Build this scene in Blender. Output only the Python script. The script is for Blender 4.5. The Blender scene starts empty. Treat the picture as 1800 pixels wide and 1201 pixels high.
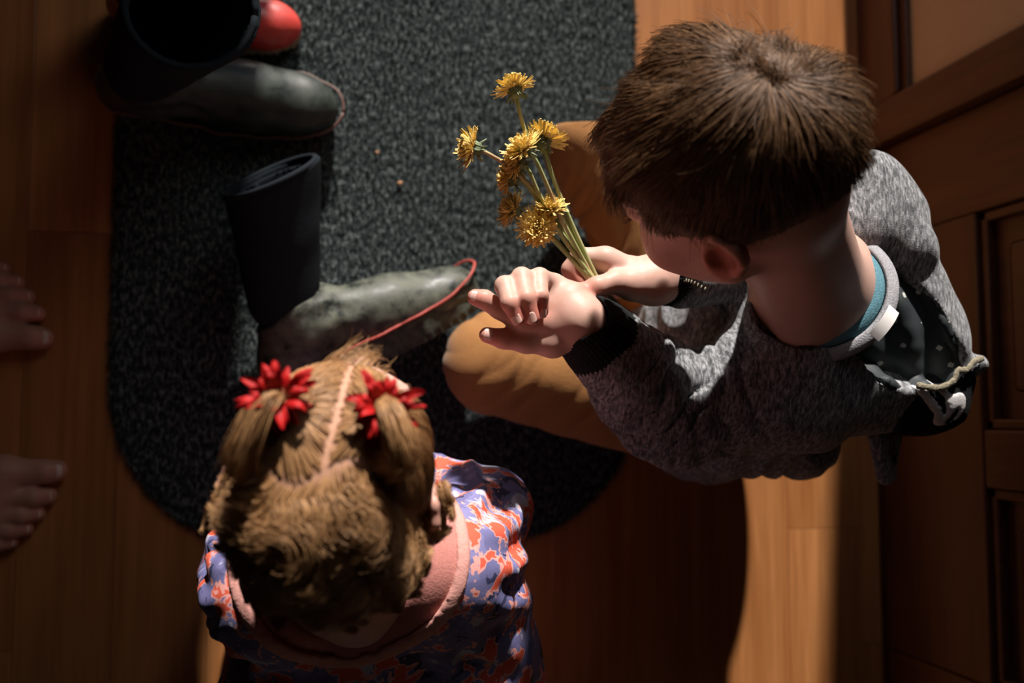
import bpy, math, random
import numpy as np
from mathutils import Vector, Matrix
C = bpy.context.scene.collection
rng = np.random.default_rng(7)
random.seed(7)

# ------------------------------------------------------------------ camera, sky, sun, exposure
F_PX = 1750.0; CAM_H = 1.30
def _basis():
    d = np.array([540 - 900.0, -(737 - 600.5), -F_PX]); d /= np.linalg.norm(d)   # straight down, seen from the camera
    yc = np.array([0, 1.0, -d[1] / d[2]]); yc /= np.linalg.norm(yc)
    zc = -d; xc = np.cross(yc, zc)
    return np.array([xc, yc, zc]).T
CM = _basis()
cam_d = bpy.data.cameras.new('camera'); cam = bpy.data.objects.new('camera', cam_d); C.objects.link(cam)
cam_d.sensor_width = 36.0; cam_d.lens = F_PX / 1800 * 36
mw = Matrix([list(CM[:, i]) + [[0, 0, CAM_H][i]] for i in range(3)] + [[0, 0, 0, 1]])
cam.matrix_world = mw
cam_d.clip_start = .02
cam_d.dof.use_dof = True; cam_d.dof.focus_distance = 0.885; cam_d.dof.aperture_fstop = 3.2
bpy.context.scene.camera = cam
sc = bpy.context.scene
sc.view_settings.view_transform = 'Standard'; sc.view_settings.look = 'None'
sc.view_settings.exposure = 0.0; sc.view_settings.gamma = 1.0
sc.view_settings.use_curve_mapping = False
world = bpy.data.worlds.new('sky'); sc.world = world; world.use_nodes = True
world.node_tree.nodes['Background'].inputs[0].default_value = (.45, .65, 1, 1)
world.node_tree.nodes['Background'].inputs[1].default_value = .2
SUN_EL = math.radians(22); SUN_AZ = math.radians(4)      # low morning sun through the open front door (north), slightly from the east
sd = bpy.data.lights.new('sun', 'SUN'); sd.energy = 8.5; sd.angle = math.radians(2.0); sd.color = (1, .93, .86)
so = bpy.data.objects.new('sun', sd); C.objects.link(so)
so.rotation_euler = Vector((math.sin(SUN_AZ) * math.cos(SUN_EL), math.cos(SUN_AZ) * math.cos(SUN_EL), math.sin(SUN_EL))).to_track_quat('Z', 'Y').to_euler()
so.location = (0.6, 3, 2)
ad = bpy.data.lights.new('doorway_daylight', 'AREA'); ad.shape = 'RECTANGLE'; ad.size = .30; ad.size_y = 1.3; ad.energy = 2.9; ad.color = (1, .93, .85)
ao = bpy.data.objects.new('doorway_daylight', ad); C.objects.link(ao); ao.location = (.42, 1.08, 1.25)
ao.rotation_euler = Vector((1.0, .62, .35)).to_track_quat('Z', 'Y').to_euler()

def at(px, py, z):
    """world point at height z seen at a spot of the photograph"""
    r = CM.T @ np.array([px - 900, -(py - 600.5), -F_PX]); t = (z - CAM_H) / r[2]
    return np.array([0, 0, CAM_H]) + r * t

# ------------------------------------------------------------------ helpers
def link(name, me, mat=None, parent=None, smooth=True):
    o = bpy.data.objects.new(name, me); C.objects.link(o)
    if mat: me.materials.append(mat)
    if smooth and hasattr(me, 'polygons'): me.polygons.foreach_set('use_smooth', [True] * len(me.polygons))
    if parent:
        o.parent = parent; o.matrix_parent_inverse = Matrix.Translation(-parent.location) if parent.type == 'EMPTY' else Matrix.Identity(4)
    return o
def tag(o, label=None, cat=None, group=None, kind=None):
    for k, v in (('label', label), ('category', cat), ('group', group), ('kind', kind)):
        if v: o[k] = v
    return o
def empty(name, loc):
    o = bpy.data.objects.new(name, None); C.objects.link(o); o.location = loc; o.empty_display_size = .02
    bpy.context.view_layer.update(); return o
def mesh(name, V, Fc):
    me = bpy.data.meshes.new(name); me.from_pydata([tuple(v) for v in V], [], [tuple(f) for f in Fc]); me.update(); return me
def box_me(name, x0, x1, y0, y1, z0, z1, bev=0.0):
    import bmesh
    bm = bmesh.new(); bmesh.ops.create_cube(bm, size=1)
    for v in bm.verts: v.co = ((x0 + x1) / 2 + v.co.x * (x1 - x0), (y0 + y1) / 2 + v.co.y * (y1 - y0), (z0 + z1) / 2 + v.co.z * (z1 - z0))
    if bev: bmesh.ops.bevel(bm, geom=bm.edges[:], offset=bev, segments=2, affect='EDGES', profile=.5)
    me = bpy.data.meshes.new(name); bm.to_mesh(me); bm.free(); return me
def box(name, x0, x1, y0, y1, z0, z1, mat, parent=None, bev=0.0):
    return link(name, box_me(name, x0, x1, y0, y1, z0, z1, bev), mat, parent, smooth=False)
def catmull(P, n):
    P = np.array(P, float); Q = np.vstack([2 * P[0] - P[1], P, 2 * P[-1] - P[-2]]); out = []
    for i in range(1, len(Q) - 2):
        for t in np.linspace(0, 1, n, endpoint=False):
            a, b, c, d = Q[i - 1], Q[i], Q[i + 1], Q[i + 2]
            out.append(.5 * (2 * b + (c - a) * t + (2 * a - 5 * b + 4 * c - d) * t * t + (3 * b - a - 3 * c + d) * t ** 3))
    out.append(P[-1]); return np.array(out)
def tube_vf(P, R, n=8, flat=1.0):
    P = np.array(P); R = np.broadcast_to(R, len(P)); V = []; Fc = []
    T = np.gradient(P, axis=0); T /= np.linalg.norm(T, axis=1)[:, None]
    a = np.cross(T[0], [0, 0, 1.0]); 
    if np.linalg.norm(a) < .1: a = np.cross(T[0], [0, 1.0, 0])
    for i in range(len(P)):
        a = a - T[i] * (a @ T[i]); a /= np.linalg.norm(a); b = np.cross(T[i], a)
        for k in range(n):
            t = 2 * math.pi * k / n; V.append(P[i] + R[i] * (math.cos(t) * a + flat * math.sin(t) * b))
    for i in range(len(P) - 1):
        for k in range(n): Fc.append((i * n + k, i * n + (k + 1) % n, (i + 1) * n + (k + 1) % n, (i + 1) * n + k))
    Fc.append(tuple(range(n))[::-1]); Fc.append(tuple((len(P) - 1) * n + k for k in range(n)))
    return V, Fc
def join_vf(L):
    V = []; Fc = []
    for v, f in L:
        o = len(V); V += list(v); Fc += [tuple(i + o for i in q) for q in f]
    return V, Fc
LAT = rng.random((32, 32, 32)).astype(np.float32)
def vnoise(P):
    P = np.asarray(P, float); i = np.floor(P).astype(int); f = P - i; f = f * f * (3 - 2 * f); r = 0
    for dx in (0, 1):
        for dy in (0, 1):
            for dz in (0, 1):
                w = (f[:, 0] if dx else 1 - f[:, 0]) * (f[:, 1] if dy else 1 - f[:, 1]) * (f[:, 2] if dz else 1 - f[:, 2])
                r = r + w * LAT[(i[:, 0] + dx) % 32, (i[:, 1] + dy) % 32, (i[:, 2] + dz) % 32]
    return r

class Field:
    """signed-distance grid: smooth unions of tapered capsules and ellipsoids, meshed by surface nets"""
    def __init__(s, lo, hi, h):
        s.lo = np.array(lo, float); s.h = h; s.n = np.ceil((np.array(hi) - s.lo) / h).astype(int) + 1
        s.v = np.full(s.n, .06, np.float32)
    def copy(s):
        g = Field.__new__(Field); g.lo, g.h, g.n, g.v = s.lo, s.h, s.n, s.v.copy(); return g
    def like(s):
        g = s.copy(); g.v[:] = .06; return g
    def _sub(s, lo, hi):
        a = np.clip(np.floor((lo - s.lo) / s.h).astype(int), 0, s.n - 1); b = np.clip(np.ceil((hi - s.lo) / s.h).astype(int) + 1, 1, s.n)
        if np.any(b <= a): return None
        sl = tuple(slice(a[i], b[i]) for i in range(3))
        ax = [(s.lo[i] + s.h * np.arange(a[i], b[i])).astype(np.float32) for i in range(3)]
        return sl, ax[0][:, None, None], ax[1][None, :, None], ax[2][None, None, :]
    def _op(s, sl, d, k, op):
        u = s.v[sl]
        if op == 'add':
            if k > 0:
                q = np.maximum(k - np.abs(u - d), 0) / k; s.v[sl] = np.minimum(u, d) - q * q * k * .25
            else: s.v[sl] = np.minimum(u, d)
        else:
            d = -d
            if k > 0:
                q = np.maximum(k - np.abs(u - d), 0) / k; s.v[sl] = np.maximum(u, d) + q * q * k * .25
            else: s.v[sl] = np.maximum(u, d)
    def cap(s, a, b, ra, rb, k=.01, op='add'):
        a = np.array(a, float); b = np.array(b, float); pad = k + 3 * s.h
        r = s._sub(np.minimum(a - ra, b - rb) - pad, np.maximum(a + ra, b + rb) + pad)
        if r is None: return s
        sl, X, Y, Z = r; ab = b - a; L2 = float(ab @ ab) + 1e-12
        t = np.clip(((X - a[0]) * ab[0] + (Y - a[1]) * ab[1] + (Z - a[2]) * ab[2]) / L2, 0, 1)
        d = np.sqrt((X - a[0] - t * ab[0]) ** 2 + (Y - a[1] - t * ab[1]) ** 2 + (Z - a[2] - t * ab[2]) ** 2) - (ra + (rb - ra) * t)
        s._op(sl, d, k, op); return s
    def chain(s, P, R, k=.01):
        for i in range(len(P) - 1): s.cap(P[i], P[i + 1], R[i], R[i + 1], k)
        return s
    def ell(s, c, r, M=None, k=.01, op='add'):
        c = np.array(c, float); r = np.array(r, float); M = np.eye(3) if M is None else M   # columns of M = the axes
        e = np.sqrt(((M * r[None, :]) ** 2).sum(1)); pad = k + 3 * s.h
        q = s._sub(c - e - pad, c + e + pad)
        if q is None: return s
        sl, X, Y, Z = q; X = X - c[0]; Y = Y - c[1]; Z = Z - c[2]; k0 = 0; k1 = 0
        for i in range(3):
            u = (X * M[0, i] + Y * M[1, i] + Z * M[2, i]) / r[i]; k0 = k0 + u * u; k1 = k1 + (u / r[i]) ** 2
        k0 = np.sqrt(k0); k1 = np.sqrt(k1) + 1e-6
        s._op(sl, k0 * (k0 - 1) / k1, k, op); return s
    def grids(s):
        ax = [(s.lo[i] + s.h * np.arange(s.n[i])).astype(np.float32) for i in range(3)]
        return ax[0][:, None, None], ax[1][None, :, None], ax[2][None, None, :]
    def half(s, p, n, k=0.0):            # keep only the side of the plane that -n points to
        n = np.array(n, float) / np.linalg.norm(n); X, Y, Z = s.grids()
        s._op((slice(None),) * 3, -((X - p[0]) * n[0] + (Y - p[1]) * n[1] + (Z - p[2]) * n[2]), k, 'sub'); return s
    def off(s, d): s.v -= d; return s
    def inter(s, g): s.v = np.maximum(s.v, g.v); return s
    def cut(s, g): s.v = np.maximum(s.v, -g.v); return s
    def nets(s):
        v = s.v.copy()
        v[0] = v[-1] = .06; v[:, 0] = v[:, -1] = .06; v[:, :, 0] = v[:, :, -1] = .06
        S = v < 0; nx, ny, nz = s.n
        cnt = np.zeros((nx - 1, ny - 1, nz - 1), np.uint8)
        for dx in (0, 1):
            for dy in (0, 1):
                for dz in (0, 1): cnt += S[dx:nx - 1 + dx, dy:ny - 1 + dy, dz:nz - 1 + dz]
        I, J, K = np.nonzero((cnt > 0) & (cnt < 8)); ids = np.full(cnt.shape, -1, np.int32); ids[I, J, K] = np.arange(len(I))
        pos = np.zeros((len(I), 3)); w = np.zeros(len(I))
        cor = [(a, b, c) for a in (0, 1) for b in (0, 1) for c in (0, 1)]
        val = {c: v[I + c[0], J + c[1], K + c[2]] for c in cor}
        for c in cor:
            for ax in range(3):
                if c[ax] == 0:
                    e = list(c); e[ax] = 1; e = tuple(e); a = val[c]; b = val[e]; m = (a < 0) != (b < 0)
                    t = np.where(m, a / np.where(m, a - b, 1), 0)
                    p = np.tile(np.array(c, float), (len(I), 1)); p[:, ax] += t
                    pos += p * m[:, None]; w += m
        V = s.lo + s.h * (pos / w[:, None] + np.stack([I, J, K], 1))
        Q = []
        for ax in range(3):
            o = [a for a in range(3) if a != ax]
            A = [slice(None)] * 3; B = [slice(None)] * 3; A[ax] = slice(0, -1); B[ax] = slice(1, None)
            D = S[tuple(A)] != S[tuple(B)]; p = np.stack(np.nonzero(D), 1)
            p = p[(p[:, o[0]] > 0) & (p[:, o[1]] > 0) & (p[:, o[0]] < s.n[o[0]] - 1) & (p[:, o[1]] < s.n[o[1]] - 1)]
            def cid(u, w_):
                q = p.copy(); q[:, o[0]] -= u; q[:, o[1]] -= w_; return ids[q[:, 0], q[:, 1], q[:, 2]]
            quad = np.stack([cid(1, 1), cid(0, 1), cid(0, 0), cid(1, 0)], 1)
            inside = S[p[:, 0], p[:, 1], p[:, 2]]
            flip = inside if ax == 1 else ~inside
            quad[flip] = quad[flip][:, ::-1]; Q.append(quad)
        return V, np.vstack(Q)
def vnormals(V, Q):
    n = np.cross(V[Q[:, 2]] - V[Q[:, 0]], V[Q[:, 3]] - V[Q[:, 1]]); N = np.zeros_like(V)
    for k in range(4): np.add.at(N, Q[:, k], n)
    return N / (np.linalg.norm(N, axis=1)[:, None] + 1e-12)
def smooth(V, Q, it=1, lam=.5):
    for _ in range(it):
        S = np.zeros_like(V); c = np.zeros(len(V))
        for k in range(4):
            np.add.at(S, Q[:, k], V[Q[:, (k + 1) % 4]]); np.add.at(S, Q[:, (k + 1) % 4], V[Q[:, k]])
            np.add.at(c, Q[:, k], 1); np.add.at(c, Q[:, (k + 1) % 4], 1)
        V = V + lam * (S / c[:, None] - V)
    return V
def field_obj(name, f, mat, parent=None, disp=None, sm=1, color=None):
    V, Q = f.nets(); V = smooth(V, Q, sm)
    if disp is not None:
        N = vnormals(V, Q); V = V + N * disp(V, N)[:, None]
    me = bpy.data.meshes.new(name); me.vertices.add(len(V)); me.vertices.foreach_set('co', V.astype(np.float32).ravel())
    me.loops.add(Q.size); me.loops.foreach_set('vertex_index', Q.ravel().astype(np.int32))
    me.polygons.add(len(Q)); me.polygons.foreach_set('loop_start', np.arange(0, Q.size, 4, dtype=np.int32))
    me.polygons.foreach_set('loop_total', np.full(len(Q), 4, np.int32)); me.update(calc_edges=True); me.validate()
    if color is not None:
        a = me.color_attributes.new('tint', 'FLOAT_COLOR', 'POINT'); c = color(V)
        a.data.foreach_set('color', np.hstack([c, np.ones((len(V), 1))]).astype(np.float32).ravel())
    return link(name, me, mat, parent)
def strands(name, P, rad, mat, parent=None):
    """P: (n, k, 3) strand points, rad: root radius; real hair curves"""
    n, k, _ = P.shape; hc = bpy.data.hair_curves.new(name); hc.add_curves([k] * n)
    hc.attributes['position'].data.foreach_set('vector', P.astype(np.float32).ravel())
    r = hc.attributes.get('radius') or hc.attributes.new('radius', 'FLOAT', 'POINT')
    rr = np.broadcast_to(np.array(rad).reshape(-1, 1), (n, 1)) * np.linspace(1, .35, k)[None, :]
    r.data.foreach_set('value', rr.astype(np.float32).ravel())
    hc.materials.append(mat)
    o = bpy.data.objects.new(name, hc); C.objects.link(o)
    if parent: o.parent = parent; o.matrix_parent_inverse = parent.matrix_world.inverted()
    return o

# ------------------------------------------------------------------ materials
def nt(name):
    m = bpy.data.materials.new(name); m.use_nodes = True; t = m.node_tree; return m, t, t.nodes['Principled BSDF']
def N(t, typ, **kw):
    n = t.nodes.new(typ)
    for k, v in kw.items():
        if k in ('operation', 'blend_type', 'noise_dimensions', 'feature', 'data_type', 'attribute_name', 'interpolation', 'wave_type', 'bands_direction'): setattr(n, k, v)
        else: n.inputs[k.replace('_', ' ')].default_value = v
    return n
def ramp(t, fac, stops, const=False):
    r = t.nodes.new('ShaderNodeValToRGB'); e = r.color_ramp.elements
    if const: r.color_ramp.interpolation = 'CONSTANT'
    while len(e) < len(stops): e.new(.5)
    for i, (p, c) in enumerate(stops): e[i].position = p; e[i].color = (*c, 1)
    t.links.new(fac, r.inputs[0]); return r.outputs[0]
def coords(t, scale=(1, 1, 1), rot=(0, 0, 0), rnd=False):
    tc = t.nodes.new('ShaderNodeTexCoord'); mp = t.nodes.new('ShaderNodeMapping'); mp.inputs['Scale'].default_value = scale; mp.inputs['Rotation'].default_value = rot
    src = tc.outputs['Object']
    if rnd:
        oi = t.nodes.new('ShaderNodeObjectInfo'); vm = N(t, 'ShaderNodeVectorMath', operation='MULTIPLY_ADD'); vm.inputs[1].default_value = (13.7, 7.1, 3.3)
        t.links.new(oi.outputs['Random'], vm.inputs[0]); t.links.new(src, vm.inputs[2]); src = vm.outputs[0]
    t.links.new(src, mp.inputs[0]); return mp.outputs[0]
def noise(t, vec, scale, detail=3, rough=.5, dist=0):
    n = N(t, 'ShaderNodeTexNoise', Scale=scale, Detail=detail, Roughness=rough, Distortion=dist); t.links.new(vec, n.inputs['Vector']); return n.outputs['Fac']
def bump(t, b, h, strength, dist=.002):
    n = N(t, 'ShaderNodeBump', Strength=strength, Distance=dist); t.links.new(h, n.inputs['Height']); t.links.new(n.outputs[0], b.inputs['Normal'])
def mixc(t, fac, a, b, mode='MIX'):
    m = N(t, 'ShaderNodeMix', data_type='RGBA', blend_type=mode)
    for i, v in ((0, fac), (6, a), (7, b)):
        if isinstance(v, (int, float)): m.inputs[i].default_value = v
        elif isinstance(v, tuple): m.inputs[i].default_value = (*v, 1)
        else: t.links.new(v, m.inputs[i])
    return m.outputs[2]
def simple(name, col, rough=.6, nscale=80, var=.15, bs=.2, spec=.5, scale=(1, 1, 1), sheen=0):
    m, t, b = nt(name); v = coords(t, scale); n = noise(t, v, nscale)
    c0 = tuple(max(0, x * (1 - var)) for x in col); c1 = tuple(min(1, x * (1 + var)) for x in col)
    t.links.new(ramp(t, n, [(.3, c0), (.7, c1)]), b.inputs['Base Color']); b.inputs['Roughness'].default_value = rough
    b.inputs['Specular IOR Level'].default_value = spec; b.inputs['Sheen Weight'].default_value = sheen
    if bs: bump(t, b, n, bs)
    return m
def wood(name, lo, hi, along='y', rough=.38, spec=.4, gs=1.0):
    m, t, b = nt(name)
    sc_ = {'y': (9, .9, 9), 'z': (9, 9, .9), 'x': (.9, 9, 9)}[along]; s2 = {'y': (140, 4, 140), 'z': (140, 140, 4), 'x': (4, 140, 140)}[along]
    a = noise(t, coords(t, sc_, rnd=True), 2.2 * gs, 3, .55, .6); g = noise(t, coords(t, s2, rnd=True), 1.0, 3, .6)
    c = ramp(t, a, [(.3, lo), (.52, tuple((x + y) / 2 for x, y in zip(lo, hi))), (.7, hi)])
    g2 = ramp(t, g, [(.3, (.72, .68, .62)), (.65, (1, 1, 1))]); c = mixc(t, .8, c, g2, 'MULTIPLY')
    oi = t.nodes.new('ShaderNodeObjectInfo'); tint = ramp(t, oi.outputs['Random'], [(0, (.80, .78, .76)), (1, (1.0, 1.0, 1.0))])
    c = mixc(t, 1.0, c, tint, 'MULTIPLY'); t.links.new(c, b.inputs['Base Color'])
    b.inputs['Roughness'].default_value = rough; b.inputs['Specular IOR Level'].default_value = spec; bump(t, b, g, .12, .001)
    return m
M = {}
M['floor'] = wood('floor_wood', (.36, .135, .042), (.54, .235, .085), 'y', .36, .5)
M['door'] = wood('door_wood', (.058, .017, .007), (.108, .032, .012), 'z', .4, .4, 2)
M['doorh'] = wood('rail_wood', (.058, .017, .007), (.108, .032, .012), 'y', .4, .4, 2)
M['wall'] = simple('beige_wall', (.55, .35, .19), .8, 300, .04, .1)
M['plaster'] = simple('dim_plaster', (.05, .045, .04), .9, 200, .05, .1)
M['stone'] = simple('step_stone', (.06, .055, .05), .9, 60, .2, .4)

def mat_carpet():
    m, t, b = nt('mat_pile'); v = coords(t, (1, .45, 1)); n = noise(t, v, 230, 3, .7); n2 = noise(t, coords(t), 6, 2)
    c = ramp(t, n, [(.36, (.008, .011, .012)), (.50, (.035, .045, .046)), (.66, (.17, .20, .195))])
    c = mixc(t, .5, c, ramp(t, n2, [(.3, (.6, .6, .6)), (.7, (1, 1, 1))]), 'MULTIPLY')
    t.links.new(c, b.inputs['Base Color']); b.inputs['Roughness'].default_value = 1; b.inputs['Specular IOR Level'].default_value = .1; bump(t, b, n, .9, .004); return m
M['carpet'] = mat_carpet()
def mat_fibre():
    m, t, b = nt('mat_fibre'); n = noise(t, coords(t, (1, .45, 1)), 230, 3, .7)
    c = ramp(t, n, [(.38, (.010, .014, .015)), (.52, (.045, .057, .058)), (.68, (.22, .26, .25))]); t.links.new(c, b.inputs['Base Color']); b.inputs['Roughness'].default_value = 1; b.inputs['Specular IOR Level'].default_value = .1; return m
M['fibre'] = mat_fibre()
def mat_skin(name, col):
    m, t, b = nt(name); a = N(t, 'ShaderNodeAttribute', attribute_name='tint'); n = noise(t, coords(t), 160, 4)
    c = mixc(t, 1.0, a.outputs['Color'], ramp(t, n, [(.3, tuple(x * .93 for x in col)), (.7, col)]), 'MULTIPLY')
    t.links.new(c, b.inputs['Base Color']); b.inputs['Roughness'].default_value = .5; b.inputs['Specular IOR Level'].default_value = .35
    b.inputs['Subsurface Weight'].default_value = .25; b.inputs['Subsurface Radius'].default_value = (1, .35, .2); b.inputs['Subsurface Scale'].default_value = .006
    bump(t, b, n, .08, .001); return m
M['skin'] = mat_skin('child_skin', (.60, .37, .30)); M['skin2'] = mat_skin('adult_skin', (.42, .22, .16))
M['nail'] = simple('nail', (.72, .44, .38), .3, 50, .03, 0)
M['toenail'] = simple('toenail', (.55, .42, .36), .35, 50, .05, 0)
def mat_hair(name, c0, c1, rough=.38):
    m, t, b = nt(name); hi = t.nodes.new('ShaderNodeHairInfo')
    c = ramp(t, hi.outputs['Random'], [(0, c0), (1, c1)])
    t.links.new(c, b.inputs['Base Color']); b.inputs['Roughness'].default_value = rough; b.inputs['Specular IOR Level'].default_value = .35; return m
M['hair'] = mat_hair('brown_hair', (.06, .028, .012), (.23, .12, .055), .5); M['haircap'] = simple('brown_hair_base', (.09, .048, .024), .7, 200, .3, .3)
M['blond'] = mat_hair('fair_hair', (.21, .105, .042), (.56, .31, .14), .42); M['blondcap'] = simple('fair_hair_base', (.46, .24, .15), .7, 200, .15, .2)
M['lash'] = simple('lash', (.02, .01, .006), .5, 50, 0, 0)
M['eye'] = simple('eye', (.35, .32, .3), .1, 50, 0, 0)
def mat_heather():
    m, t, b = nt('grey_heather_knit'); v = coords(t, (1, 1, 1), (.3, .5, .6))
    a = noise(t, coords(t, (420, 130, 130), (.2, .9, -.7)), 1, 3, .6, .4); a2 = noise(t, v, 900, 2)
    c = ramp(t, a, [(.34, (.06, .065, .07)), (.5, (.19, .195, .205)), (.66, (.42, .42, .44))])
    c = mixc(t, .45, c, ramp(t, a2, [(.35, (.35, .35, .35)), (.65, (1, 1, 1))]), 'MULTIPLY')
    t.links.new(c, b.inputs['Base Color']); b.inputs['Roughness'].default_value = .95; b.inputs['Specular IOR Level'].default_value = .15; b.inputs['Sheen Weight'].default_value = .2
    bump(t, b, a2, .5, .0012); return m
M['heather'] = mat_heather()
M['rib'] = simple('black_rib', (.016, .017, .018), .95, 600, .3, .4, .1)
M['band'] = simple('grey_band', (.30, .30, .32), .9, 700, .3, .4, .1)
M['teal'] = simple('teal_collar', (.10, .22, .27), .9, 700, .3, .3, .1)
M['label'] = simple('label', (.75, .72, .70), .7, 200, .03, 0)
M['white'] = simple('applique', (.62, .60, .60), .8, 300, .08, .2)
def mat_lining():
    m, t, b = nt('dark_lining'); vo = N(t, 'ShaderNodeTexVoronoi', Scale=58.0, Randomness=1.0); t.links.new(coords(t), vo.inputs['Vector'])
    n = noise(t, coords(t), 500, 1)
    k = N(t, 'ShaderNodeMath', operation='MULTIPLY_ADD'); t.links.new(n, k.inputs[0]); k.inputs[1].default_value = .16; t.links.new(vo.outputs['Distance'], k.inputs[2])
    t.links.new(ramp(t, k.outputs[0], [(0, (.50, .50, .47)), (.25, (.026, .032, .036))], True), b.inputs['Base Color'])
    b.inputs['Roughness'].default_value = .6; b.inputs['Specular IOR Level'].default_value = .4; return m
M['lining'] = mat_lining()
M['fur'] = simple('edge_tape', (.22, .19, .13), .95, 500, .4, .5)
M['pants'] = simple('tan_cotton', (.30, .135, .042), .85, 500, .10, .25, .25, sheen=.1)
M['red'] = simple('red_ribbon', (.42, .006, .006), .6, 200, .25, .3, .3)
def mat_dress():
    m, t, b = nt('camo_print'); v = coords(t, (1, 1, 1)); a = noise(t, v, 29, 3, .6, .5); c_ = noise(t, coords(t, (1, 1, 1), (1, 2, 3)), 38, 3, .6, .4)
    base = ramp(t, a, [(0, (.035, .04, .10)), (.40, (.15, .145, .31)), (.52, (.20, .19, .38)), (.60, (.46, .46, .58))], True)
    cor = ramp(t, c_, [(0, (.66, .10, .055)), (.43, (.72, .33, .30)), (.47, (0, 0, 0))], True)
    f = ramp(t, c_, [(0, (1, 1, 1)), (.47, (0, 0, 0))], True)
    t.links.new(mixc(t, f, base, cor), b.inputs['Base Color']); b.inputs['Roughness'].default_value = .75; b.inputs['Specular IOR Level'].default_value = .3
    bump(t, b, noise(t, coords(t), 900, 2), .2, .0008); return m
M['dress'] = mat_dress()
M['pink'] = simple('pink_binding', (.62, .30, .26), .85, 500, .1, .25, .2)
M['pink2'] = simple('pink_yoke', (.50, .20, .17), .85, 500, .1, .25, .2)
def mat_boot(name, c0, c1, rough, sc=25, spec=.6):
    m, t, b = nt(name); n = noise(t, coords(t), sc, 5, .65, .3)
    t.links.new(ramp(t, n, [(.35, c0), (.5, tuple((x + y) / 2 for x, y in zip(c0, c1))), (.68, c1)]), b.inputs['Base Color'])
    t.links.new(ramp(t, n, [(.3, (rough * .7,) * 3), (.7, (min(1, rough * 1.5),) * 3)]), b.inputs['Roughness']); b.inputs['Specular IOR Level'].default_value = spec
    bump(t, b, noise(t, coords(t), 60, 3), .15, .002); return m
M['rubber'] = mat_boot('black_green_rubber', (.008, .012, .011), (.042, .052, .043), .42, 25, .45)
M['camo'] = mat_boot('mottled_rubber', (.010, .014, .012), (.12, .125, .095), .5, 38, .4)
M['neoprene'] = simple('neoprene', (.009, .013, .017), .9, 400, .2, .2, .15)
M['sole'] = simple('dark_sole', (.02, .022, .021), .8, 100, .3, .3, .3)
M['camosole'] = mat_boot('mottled_sole', (.012, .015, .013), (.085, .09, .07), .6, 45, .3)
M['dullstripe'] = simple('dull_stripe', (.14, .07, .055), .6, 100, .15, .1)
M['stripe'] = simple('red_stripe', (.40, .06, .045), .6, 100, .15, .1)
M['redrub'] = mat_boot('red_rubber', (.46, .035, .03), (.62, .07, .055), .3, 12, .5)
M['redlin'] = simple('red_lining', (.40, .02, .03), .9, 300, .15, .2)
M['cream'] = simple('cream_sole', (.33, .27, .19), .8, 120, .2, .2)
M['stem'] = None
def mat_stem():
    m, t, b = nt('dandelion_stem'); n = noise(t, coords(t, rnd=True), 22, 2)
    t.links.new(ramp(t, n, [(.38, (.28, .36, .13)), (.56, (.44, .42, .20)), (.72, (.42, .22, .12))]), b.inputs['Base Color']); b.inputs['Roughness'].default_value = .55; b.inputs['Subsurface Weight'].default_value = .1; b.inputs['Subsurface Scale'].default_value = .002; return m
M['stem'] = mat_stem()
M['petal'] = simple('petal', (.84, .62, .20), .6, 180, .15, .1); M['bract'] = simple('bract', (.22, .27, .16), .7, 150, .3, .1)
M['crumb'] = simple('crumb', (.5, .25, .12), .8, 200, .2, .2)

# ------------------------------------------------------------------ the room
XW = .8007; YN = 1.0                                   # right wall plane, doorway wall plane
floor = tag(empty('floor', (0, 0, 0)), kind='structure')
seams = [.771 - .111 * k for k in range(0, 22)]
seams = [XW] + seams
for k in range(len(seams) - 1):
    x1, x0 = seams[k], seams[k + 1]; r = random.Random(k * 7 + 3)
    fixed = {9: at(120, 150, 0)[1], 8: at(260, 1088, 0)[1], 1: at(1440, 930, 0)[1], 2: .33, 10: -.62, 5: -.55, 4: .2}.get(k, r.uniform(-.6, .6))
    ys = [-1.6, fixed - .95, fixed, fixed + .85, YN]
    ys = sorted(y for y in ys if -1.6 <= y <= YN)
    for j in range(len(ys) - 1):
        if ys[j + 1] - ys[j] < .02: continue
        dz = r.uniform(-.0004, .0)
        box('plank', x0 + .00025, x1 - .00025, ys[j] + .0003, ys[j + 1] - .0003, -.018, dz, M['floor'], floor, .0005)
tag(box('subfloor', -1.62, XW, -1.6, YN, -.06, -.0185, M['sole'], floor))
def struct(o, **k): return tag(o, kind='structure')
wr = struct(empty('wall_right', (XW, 0, 0)))
box('wall_panel', XW, XW + .12, .447, YN, 0, 2.4, M['wall'], wr)
box('wall_panel', XW, XW + .12, -1.6, -.513, 0, 2.4, M['wall'], wr)
box('wall_panel', XW, XW + .12, -.513, .447, 2.08, 2.4, M['wall'], wr)
bb = struct(empty('baseboard_right', (XW, 0, 0)))
for (y0, y1) in ((.447, YN), (-1.6, -.513)):
    box('board', XW - .014, XW, y0, y1, .001, .085, M['doorh'], bb, .002)
    box('cap_moulding', XW - .018, XW, y0, y1, .085, .099, M['doorh'], bb, .004)
    box('bead', XW - .009, XW, y0, y1, .099, .113, M['doorh'], bb, .004)
tr = struct(empty('trim_1', (XW, .4, 0)))
box('casing', XW - .016, XW + .02, .387, .447, .001, 2.08, M['door'], tr, .004)
box('casing', XW - .016, XW + .02, -.513, -.453, .001, 2.08, M['door'], tr, .004)
box('casing', XW - .016, XW + .02, -.453, .387, 2.02, 2.08, M['doorh'], tr, .004)
door = struct(empty('door_1', (XW, 0, 0)))
DX = XW + .004
box('stile', DX, DX + .04, .255, .386, .004, 2.015, M['door'], door, .003)
box('stile', DX, DX + .04, -.452, -.321, .004, 2.015, M['door'], door, .003)
box('bottom_rail', DX, DX + .04, -.3205, .2545, .004, .225, M['doorh'], door, .003)
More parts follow.
